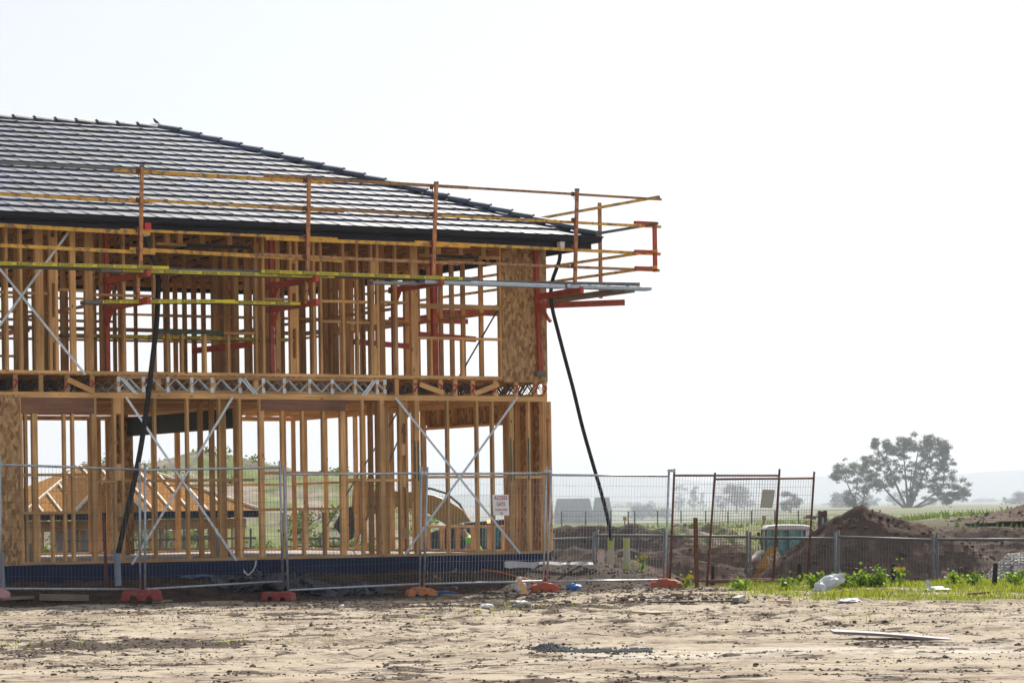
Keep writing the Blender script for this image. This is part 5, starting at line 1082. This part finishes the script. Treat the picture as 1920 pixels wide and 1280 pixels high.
# ================================================================== worker bending behind the frame
YW = 68
wk = at(899, 1000, YW); gzw = gz(wk.x, YW); 
zt = wk.z-.02
tg_ = thing('person', 'person in a lime green safety vest bending forward behind the frame', 'person', (wk.x, YW, gzw))
M_SKIN = simple('skin', (.42,.25,.17), .6, var=.08); M_TROU = simple('dark_trousers', (.03,.035,.05), .8); M_VEST = simple('lime_vest', (.25,.75,.05), .6, var=.1); M_HAT = simple('dark_cap', (.03,.03,.035), .7)
sc_ = max(.85, min(1.15, (zt-gzw)/1.42))
def skin(name, pts, edges, rad, m, parent):
    me = bpy.data.meshes.new(name); me.from_pydata([tuple(Vector(p)*sc_) for p in pts], edges, []); me.materials.append(m); o_ = bpy.data.objects.new(name, me); COL.objects.link(o_); o_.parent = parent
    md = o_.modifiers.new('skin', 'SKIN'); md.use_smooth_shade = True
    for i, r in enumerate(rad): me.skin_vertices[0].data[i].radius = (r[0]*sc_, r[1]*sc_) if isinstance(r, tuple) else (r*sc_, r*sc_)
    me.skin_vertices[0].data[0].use_root = True; s_ = o_.modifiers.new('sub', 'SUBSURF'); s_.levels = s_.render_levels = 2; return o_
J = [(0,0,.92),(-.06,0,1.08),(-.2,0,1.28),(-.27,0,1.38),(-.34,0,1.46),(-.38,0,1.56),(-.2,-.2,1.30),(-.3,-.23,1.05),(-.42,-.16,.84),(-.2,.2,1.30),(-.3,.22,1.05),(-.44,.15,.86),(.0,-.1,.86),(-.08,-.11,.48),(.02,-.11,.08),(-.12,-.12,.04),(0,.1,.86),(.04,.11,.48),(.12,.11,.08),(-.02,.12,.04),(-.45,-.14,.76),(-.47,.13,.78)]
Ed = [(0,1),(1,2),(2,3),(3,4),(4,5),(2,6),(6,7),(7,8),(2,9),(9,10),(10,11),(0,12),(12,13),(13,14),(14,15),(0,16),(16,17),(17,18),(18,19),(8,20),(11,21)]
Rd = [(.15,.12),(.15,.12),(.17,.12),.08,.07,.1,.065,.05,.035,.065,.05,.035,.09,.065,.05,.045,.09,.065,.05,.045,.04,.04]
skin('body', J, Ed, Rd, M_SKIN, tg_)
skin('vest', [(-.0,0,.92),(-.06,0,1.08),(-.2,0,1.28),(-.26,0,1.36),(-.2,-.19,1.30),(-.25,-.22,1.18),(-.2,.19,1.30),(-.25,.21,1.18)], [(0,1),(1,2),(2,3),(2,4),(4,5),(2,6),(6,7)], [(.17,.14),(.17,.14),(.19,.145),(.1,.09),.085,.08,.085,.08], M_VEST, tg_)
skin('trousers', [(0,0,.92),(.0,-.1,.86),(-.08,-.11,.48),(.02,-.11,.1),(0,.1,.86),(.04,.11,.48),(.12,.11,.1)], [(0,1),(1,2),(2,3),(0,4),(4,5),(5,6)], [(.16,.13),.11,.085,.075,.11,.085,.075], M_TROU, tg_)
b = MB(); b.blob((-.385*sc_,0,1.60*sc_), .115, .105, .075, 3, .0, 2); b.box(-.56*sc_,-.42*sc_,-.07,.07,1.575*sc_,1.59*sc_); b.build('cap', M_HAT, tg_, org=(0,0,0)).location = (0,0,0)
# ================================================================== bird on the roof
bpnt = H(HD/2+.05, HD/2, RH+.11); M_BIRD = simple('bird_plumage', (.045,.045,.05), .7, var=.4, scale=40)
b = MB(); b.tube([bpnt+Vector(p) for p in ((.11,0,.01),(.06,0,.045),(.0,0,.085),(-.045,0,.125),(-.06,0,.16),(-.068,0,.185),(-.075,0,.2))], [.012,.035,.052,.045,.03,.032,.012], 10); b.tube([bpnt+Vector((-.085,0,.187)), bpnt+Vector((-.125,0,.18))], [.011,.002], 6); b.beam(bpnt+Vector((.08,0,.035)), bpnt+Vector((.2,0,-.035)), .045, .012)
for y in (-.018,.018): b.tube([bpnt+Vector((0,y,.05)), bpnt+Vector((-.005,y,-.07))], .006, 5)
b.v = [tuple(bpnt+Vector((0,0,-.03))+(Vector(p)-bpnt)*.52) for p in b.v]; bd = b.build('bird', M_BIRD, None, smooth=True, org=bpnt); tag(bd, 'small dark bird perched on the end of the roof ridge', 'bird')
# ================================================================== second house under construction
Y2 = 84; K2 = Y2/F
h2 = thing('small_house_frame', 'single storey house frame with an orange ply hip roof behind the ground floor', 'house', (hx(270,Y2), Y2, -1.2))
O2 = at(45, 962, 82); zE = 1.45; zR = 2.86; L2, D2, HP = 7.5, 5.8, 2.9; gb = -1.3
def q2(x, y, z): return Vector((O2.x, O2.y, 0))+RX*x+NX*y+Vector((0,0,z))
def b2x(b, x0, x1, y0, y1, z0, z1): b.hexa([q2(x0,y0,z0),q2(x1,y0,z0),q2(x1,y1,z0),q2(x0,y1,z0),q2(x0,y0,z1),q2(x1,y0,z1),q2(x1,y1,z1),q2(x0,y1,z1)])
b = MB(); b.add([q2(0,0,zE), q2(L2,0,zE), q2(L2-HP,HP,zR), q2(HP,HP,zR), q2(0,D2,zE), q2(L2,D2,zE)], [(0,1,2,3),(5,4,3,2),(4,0,3),(1,5,2)]); b.build('roof_sheeting', M_PLY, h2)
M_BAT = simple('pale_batten', (.78,.68,.52), .7, var=.1); sl = (zR-zE)/HP
for i in range(1, 13):
    x = L2*i/13; run = min(x, L2-x, HP); b = MB(); b.beam(q2(x,.0,zE+.03), q2(x,run,zE+.03+run*sl), .055, .05, up=tuple(q2(0,-sl,1)-q2(0,0,0))); b.build('batten', M_BAT, h2)
for p, q in (((0,0,zE),(HP,HP,zR)),((L2,0,zE),(L2-HP,HP,zR)),((HP,HP,zR),(L2-HP,HP,zR))): b = MB(); b.beam(q2(*p)+Vector((0,0,.03)), q2(*q)+Vector((0,0,.03)), .07, .07); b.build('ridge_board', M_BAT, h2)
# front gable
G0, G1, GZ_ = 1.15, 3.3, 2.5; gm_ = (G0+G1)/2; gd = (GZ_-zE)/sl
b = MB(); b.add([q2(G0,-1,zE), q2(gm_,-1,GZ_), q2(gm_,gd,GZ_), q2(G0,0.02,zE), q2(G1,-1,zE), q2(G1,.02,zE)], [(0,1,2,3),(1,4,5,2),(0,4,1)]); b.build('gable', M_PLY, h2)
for p, q in ((G0,gm_),(G1,gm_)): b = MB(); b.beam(q2(p,-1.02,zE+.02), q2(q,-1.02,GZ_+.02), .05, .08); b.build('barge_board', M_BAT, h2)
b = MB(); b2x(b, -.1, L2+.1, -.06, -.02, zE-.22, zE-.01); b.build('fascia', M_NAVY, h2); b = MB(); b2x(b, G0-.1, G1+.1, -1.06, -1.02, zE-.24, zE-.02); b.build('fascia', M_NAVY, h2)
for k in range(19):
    x = .35+k*(L2-.7)/18
    if 4 < k < 8 or 12 < k < 15: continue
    b = MB(); b2x(b, x-.03, x+.03, .4, .49, gb, zE-.25); b.build('stud', W_Z, h2)
    if k % 3: b = MB(); b2x(b, x+.15, x+.2, 5.2, 5.3, gb, zE-.25); b.build('stud', W_Z, h2)
b = MB(); b2x(b, .3, L2-.3, .38, .5, zE-.55, zE-.25); b.build('lintel', W_X, h2); b = MB(); b2x(b, 1.2, 2.9, .51, .55, gb, zE-.26); b.build('wall_sheet', simple('grey_wrap', (.4,.37,.34), .8), h2)
b = MB(); b2x(b, 0, L2, .2, 5.6, -2.2, gb); b.build('slab', M_CONC, h2)
# grey tube scaffold in front of it
sf = thing('tube_scaffold', 'grey tubular scaffold bays in front of the small house frame', 'scaffold', (hx(330,80), 80, -1.3))
for u in (130,165,205,236,265,300,312,345,372,400,445,470,552,600,612,640):
    a, c = at(u, 1062, 80), at(u, 975 if u in (312,345,205) else (990 if u < 480 else 1008), 80); b = MB(); b.tube([a, c], .03, 6); b.build('tube', M_GALVD, sf)
for u0, v0, u1, v1 in ((120,1013,480,1008),(120,1032,480,1027),(340,1006,420,1004),(540,1010,660,1008),(540,1024,660,1022),(690,1010,760,1008)):
    b = MB(); b.tube([at(u0,v0,79.93), at(u1,v1,79.93)], .03, 6); b.build('ledger', M_GALVD, sf)
# bits seen behind the frame
a, c = at(306,1037,76), at(318,1047,76); b = MB(); b.prism([(a.x,76,a.z),(c.x,76,a.z),(c.x,76,c.z+.05),(a.x+.1,76,c.z),(a.x+.03,76,c.z+.06)], (0,.25,0)); o_ = b.build('plastic_sack', M_REDP, None, bevel=.02, org=((a.x+c.x)/2,76,c.z)); tag(o_, 'bright red plastic sack behind the middle of the frame', 'sack')
for k, (u0, u1) in enumerate(((155,160),(160.6,165),(166,172))):
    a, c = at(u0,1034,73), at(u1,1047,73); b = MB(); b.box(a.x, c.x, 73, 73.3, c.z, a.z-.03); o_ = b.build('yellow_drum', M_TAPE, None, bevel=.01, org=(a.x,73,c.z)); tag(o_, ('leftmost yellow drum in the row behind the window opening','middle yellow drum in the row behind the window opening','rightmost yellow drum in the row, widest, behind the window opening')[k], 'drum', 'yellow drums behind the frame')
# ================================================================== things lying about
def ground_pt(u, v, dz=0):
    w = ray(u, v); Yg = np.linspace(15, 60, 1200); zr = EYE+w.z*Yg; zt_ = terr(w.x*Yg, Yg); k = np.nonzero(zr <= zt_)[0]
    if len(k): Y = float(Yg[k[0]]); return Vector((w.x*Y, Y, float(zt_[k[0]])+dz))
    return at(u, v, 46)
def board(label, u0, v0, u1, v1, w, t_, m, name='timber_offcut', cat='timber', lift=0, grp=None):
    a, c = ground_pt(u0, v0), ground_pt(u1, v1); z = Vector((0,0,t_/2+.012+lift)); b = MB(); b.beam(a+z, c+z, w, t_); o_ = b.build(name, m, None, bevel=.003, org=(a+c)/2); return tag(o_, label, cat, grp)
M_OLD = wood('weathered_timber', 'x', (.26,.2,.14), (.45,.36,.25)); M_SLATE = simple('broken_tile', (.06,.068,.08), .5, var=.4, scale=9)
board('thick timber post lying at the left below the strand board corner', 74,1128,166,1128,.1,.1,M_OLD); board('dark timber lying half buried left of the thick post', 0,1127,62,1124,.12,.05,M_OLD)
board('pale timber batten lying on the shadow edge left of the middle', 377,1134,456,1133,.09,.045,M_OLD); board('short pale batten lying right of the first red foot', 291,1131,319,1128,.09,.025,M_OLD)
board('pale chip of board by the ochre foot', 835,1120,858,1122,.18,.04,M_OLD); board('flat pale board lying on bare dirt in the middle right', 1199,1150,1241,1152,.3,.02,M_OLD); board('small reddish block of wood below the last orange foot', 1262,1119,1277,1121,.08,.05,M_OLD)
board('black strap lying on the dirt below the rusty panels', 1215,1132,1378,1130,.05,.02,M_BLACK,'strap','strap'); board('red brown timber stick in the grass near the right edge', 1815,1117,1856,1114,.05,.03,M_RUST)
board('grey cut pipe end lying on the dirt at the strap end', 1379,1132,1390,1127,.1,.07,M_GALVD,'pipe_offcut','pipe'); board('thin pink tube lying in the sparse grass', 1459,1132,1481,1134,.05,.04,simple('pink_tube',(.5,.3,.26),.5),'tube','tube')
# warped sheet at the right
a, c = ground_pt(1560,1197), ground_pt(1782,1199); vs = []; n = 14
for i in range(n+1):
    k = i/n; p = a.lerp(c, k); wv = .02*math.sin(k*3.0+.4)+.055*(1-k)**1.5
    for y, zz in ((-.15*(1-k*.5),wv), (.22*(1-k*.5),wv+.006), (.22*(1-k*.5),wv-.01), (-.15*(1-k*.5),wv-.028)): vs.append(p+Vector((0,y,zz+.015)))
b = MB(); b.add(vs, [(i*4+k, i*4+(k+1)%4, i*4+4+(k+1)%4, i*4+4+k) for i in range(n) for k in range(4)]+[(3,2,1,0), (n*4,n*4+1,n*4+2,n*4+3)]); o_ = b.build('warped_sheet', simple('faded_sheet',(.2,.175,.18),.4,var=.2), None, org=(a+c)/2); tag(o_, 'warped grey pink sheet lying on the bare dirt at right', 'sheet')
def crumple(name, label, cat, u, v, rx, ry, rz, m, seed, lift=.0, tilt=0, n=3, jit=.0):
    p = ground_pt(u, v); bm = bmesh.new(); bmesh.ops.create_icosphere(bm, subdivisions=n, radius=1); rr = random.Random(seed); o3 = [rr.uniform(0,50) for _ in range(3)]
    from mathutils import noise
    for q in bm.verts:
        d = q.co.copy(); k = 1+.45*noise.noise(d*1.8+Vector(o3))+.28*noise.noise(d*4.5+Vector(o3)); q.co = Vector((d.x*rx*k, d.y*ry*k, max(d.z,-.5)*rz*k))
    me = bpy.data.meshes.new(name); bm.to_mesh(me); bm.free(); me.materials.append(m); o_ = bpy.data.objects.new(name, me); COL.objects.link(o_); o_.location = p+Vector((0,0,rz*.45+lift)); o_.rotation_euler.y = tilt; return tag(o_, label, cat)
M_BAG, _nt, bs_ = mat('crumpled_plastic'); bs_.inputs['Base Color'].default_value = (.6,.64,.68,1); bs_.inputs['Roughness'].default_value = .3; bs_.inputs['Transmission Weight'].default_value = .15
crumple('plastic_bag','large crumpled pale blue plastic bag among the weeds','bag',1552,1106,.27,.18,.13,M_BAG,1,tilt=-.5); crumple('plastic_bag','small scrunched plastic bag end left of the large crumpled bag','bag',1537,1108,.09,.08,.1,M_BAG,9)
crumple('plastic_bag','flat white plastic bag in the grass left of the curved stake','bag',1757,1109,.2,.12,.05,M_BAG,2); crumple('plastic_bag','thin white plastic scrap flat on the grass edge','bag',1593,1128,.17,.12,.03,M_BAG,3); crumple('plastic_bag','upright wisp of white plastic by the fence post','bag',1740,1104,.05,.04,.09,M_BAG,4)
crumple('litter_ball','small round white piece of litter in the grass','litter',1695,1110,.04,.04,.05,M_WHITE,5,n=2); crumple('paper_scrap','white crumpled paper scrap beside the slab at right','litter',653,1069,.07,.05,.05,M_WHITE,6)
crumple('foam_sheet','flat white foam piece lying under the second galvanised panel','foam',508,1077,.22,.15,.03,M_WHITE,7); crumple('paper_scrap','torn white paper behind the leaning timber offcut','paper',975,1107,.09,.05,.16,M_WHITE,8); crumple('plastic_bag','dirty cream plastic bag on the churned dirt below the fence','bag',978,1137,.11,.09,.06,simple('dirty_plastic',(.5,.48,.4),.5),10)
crumple('litter_ball','white and black scrap on the churned dirt left of the cream bag','litter',912,1139,.09,.05,.04,M_WHITE,11,n=2); crumple('litter_ball','tiny white scrap on the dirt at left of the churned patch','litter',640,1139,.04,.04,.03,M_WHITE,12,n=2); crumple('tarp_scrap','scrap of blue plastic on the soil right of the pale foot','litter',1076,1106,.13,.06,.07,simple('blue_plastic',(.05,.2,.5),.4),13); crumple('tarp_scrap','small blue scrap behind the ochre foot','litter',832,1113,.2,.07,.04,simple('blue_plastic_b',(.06,.16,.42),.4),14); crumple('tarp_scrap','blue grey sheet scrap in front of the slab at left','litter',372,1084,.3,.12,.04,simple('blue_grey_plastic',(.1,.16,.24),.4),15)
# white membrane strip on the bank by the corner
vs = []; n = 18
for i in range(n+1):
    u = 946+(1112-946)*i/n; p = at(u, 1053+(i/n)*1.5, 49.6); zz = max(p.z, gz(p.x,49.6)+.05)
    for y, z_ in ((-.07, -.03-.02*max(0,math.sin(i*1.3))-(.06 if i < 7 else 0)), (0,.01+.01*math.sin(i*.9)), (.12,-.01)): vs.append(Vector((p.x, 49.6+y, zz+z_)))
b = MB(); b.add(vs, [(i*3+k, i*3+3+k, i*3+4+k, i*3+1+k) for i in range(n) for k in range(2)]); o_ = b.build('membrane_strip', simple('dirty_membrane',(.5,.5,.49),.5), None, org=vs[n]); sm = o_.modifiers.new('s','SOLIDIFY'); sm.thickness = .008; tag(o_, 'crinkled white membrane strip lying on the soil bank by the house corner', 'membrane')
# leaning offcut, orange line, white cable
p = ground_pt(981,1113); b = MB(); b.beam(p+Vector((.04,.0,0)), p+Vector((-.07,.12,.22)), .09, .035, up=(0,-1,0)); o_ = b.build('timber_offcut', W_Z, None, org=p); tag(o_, 'short pale timber offcut leaning up near the orange red foot', 'timber')
pts = [ground_pt(u,v,.025) for u, v in ((905,1070),(925,1073),(950,1079),(975,1085),(1000,1093))]; b = MB(); b.tube(pts, .018, 6); o_ = b.build('string_line', simple('orange_line',(.6,.16,.04),.6), None, org=pts[0]); tag(o_, 'orange line running down the soil bank near the house corner', 'cable')
pts = [at(u,v,45.9) for u, v in ((480,1050),(479,1060),(474,1070),(466,1077),(458,1073),(456,1067),(460,1072),(464,1078))]; b = MB(); b.tube(pts, .011, 6); o_ = b.build('white_cable', M_WHITE, None, org=pts[0]); tag(o_, 'white cable curling from the slab edge onto the soil', 'cable')
# broken tile rubble along the fence, dark gravel on the track
rr = random.Random(12); b = MB()
for i in range(230):
    u = rr.gauss(520, 75) if i < 150 else rr.gauss(640, 55)
    if u > 745 or u < 405: continue
    v = rr.uniform(1093, 1112) if u < 560 else rr.uniform(1104, 1117); p = ground_pt(u, v); s = rr.uniform(.05, .17); pile = .13*math.exp(-((u-500)/60)**2)*rr.random()
    ax = Vector((rr.gauss(0,1), rr.gauss(0,1), rr.gauss(0,.35))).normalized(); b.beam(p+Vector((0,0,.04+pile))-ax*s, p+Vector((0,0,.04+pile))+ax*s, s*rr.uniform(.7,1.4), .018, up=(rr.gauss(0,.5), rr.gauss(0,.5)-.4, 1))
o_ = b.build('tile_rubble', M_SLATE, None); tag(o_, 'heap of broken dark roof tiles along the fence by the red foot', 'rubble', kind='stuff')
cs = []; rg = np.random.default_rng(31); Vs = []; Fs = []; k = 0
for i in range(3200):
    u = rg.normal(1035, 22) if i < 2000 else rg.uniform(1075, 1222); v = rg.normal(1222, 2.6) if i < 2000 else rg.normal(1222, 1.8); p = at_z(u, v, 0); z = gz(p.x, p.y); s = rg.uniform(.004,.013)
    vv = IV*(1+rg.uniform(-.3,.3,(len(IV),1)))*s+np.array([p.x, p.y, z+(0.045*math.exp(-((u-1030)/35)**2)*rg.random() if i < 2000 else .01)]); Vs.append(vv); Fs.append(IF+k); k += len(IV)
o_ = obj_np('gravel_spill', np.concatenate(Vs), np.concatenate(Fs), simple('blue_gravel',(.13,.135,.145),.85,var=.4,scale=8), smooth=False); tag(o_, 'low spill of dark blue grey gravel on the pale dirt', 'gravel', kind='stuff')
# ================================================================== air
b = MB(); b.box(-6200, 6200, -80, 8400, -8, 160)
hm = bpy.data.materials.new('haze'); hm.use_nodes = True; nt = hm.node_tree; nt.nodes.remove(nt.nodes['Principled BSDF'])
pv = nt.nodes.new('ShaderNodeVolumePrincipled'); pv.inputs['Color'].default_value = (.82,.9,1,1); pv.inputs['Density'].default_value = .00025; pv.inputs['Anisotropy'].default_value = .3
nt.links.new(pv.outputs[0], nt.nodes['Material Output'].inputs['Volume'])
hzb = b.build('haze', hm, None); tag(hzb, kind='stuff')
EXPO = .49
# ================================================================== light, sky, camera
SAZ, SEL = R_(18.0), R_(42.0)
sun = bpy.data.lights.new('sun', 'SUN'); sun.energy = 4.8; sun.angle = R_(.5); sun.color = (1, .93, .82)
so = bpy.data.objects.new('sun', sun); COL.objects.link(so)
sv = Vector((math.sin(SAZ)*math.cos(SEL), math.cos(SAZ)*math.cos(SEL), math.sin(SEL)))
so.rotation_euler = (-sv).to_track_quat('-Z', 'Y').to_euler(); so.location = (20, 60, 80)
w = bpy.data.worlds.new('World'); scene.world = w; w.use_nodes = True; nt = w.node_tree
bg = nt.nodes['Background']; sk = nt.nodes.new('ShaderNodeTexSky'); sk.sky_type = 'NISHITA'; sk.sun_disc = False
sk.sun_elevation = SEL; sk.sun_rotation = SAZ; sk.air_density = 1.0; sk.dust_density = 1.5; sk.ozone_density = 1.0
hs = nt.nodes.new('ShaderNodeHueSaturation'); hs.inputs['Saturation'].default_value = .6
nt.links.new(sk.outputs[0], hs.inputs['Color']); tn = nt.nodes.new('ShaderNodeMixRGB'); tn.blend_type = 'MULTIPLY'; tn.inputs[0].default_value = 1; tn.inputs[2].default_value = (.99,.985,1.03,1); nt.links.new(hs.outputs[0], tn.inputs[1]); vm = nt.nodes.new('ShaderNodeMixRGB'); vm.inputs[0].default_value = .4; vm.inputs[2].default_value = (5.65,5.75,6.05,1); nt.links.new(tn.outputs[0], vm.inputs[1]); nt.links.new(vm.outputs[0], bg.inputs['Color']); bg.inputs['Strength'].default_value = .092
cam = bpy.data.cameras.new('camera'); co = bpy.data.objects.new('camera', cam); COL.objects.link(co)
cam.sensor_width = 36; cam.lens = F/1920*36; cam.shift_y = (HV-640)/1920; cam.clip_start = .5; cam.clip_end = 30000
co.matrix_world = Matrix.Translation((0,0,EYE)) @ Matrix.Rotation(math.pi/2, 4, 'X') @ Matrix.Rotation(-ROLL, 4, 'Z')
scene.camera = co
vs_ = scene.view_settings; vs_.view_transform = 'Standard'; vs_.look = 'None'; vs_.gamma = 1; vs_.use_curve_mapping = False; vs_.exposure = EXPO if 'EXPO' in globals() else 0
scene.cycles.max_bounces = 10; scene.cycles.diffuse_bounces = 7; scene.cycles.transparent_max_bounces = 24
scene.cycles.volume_bounces = 0
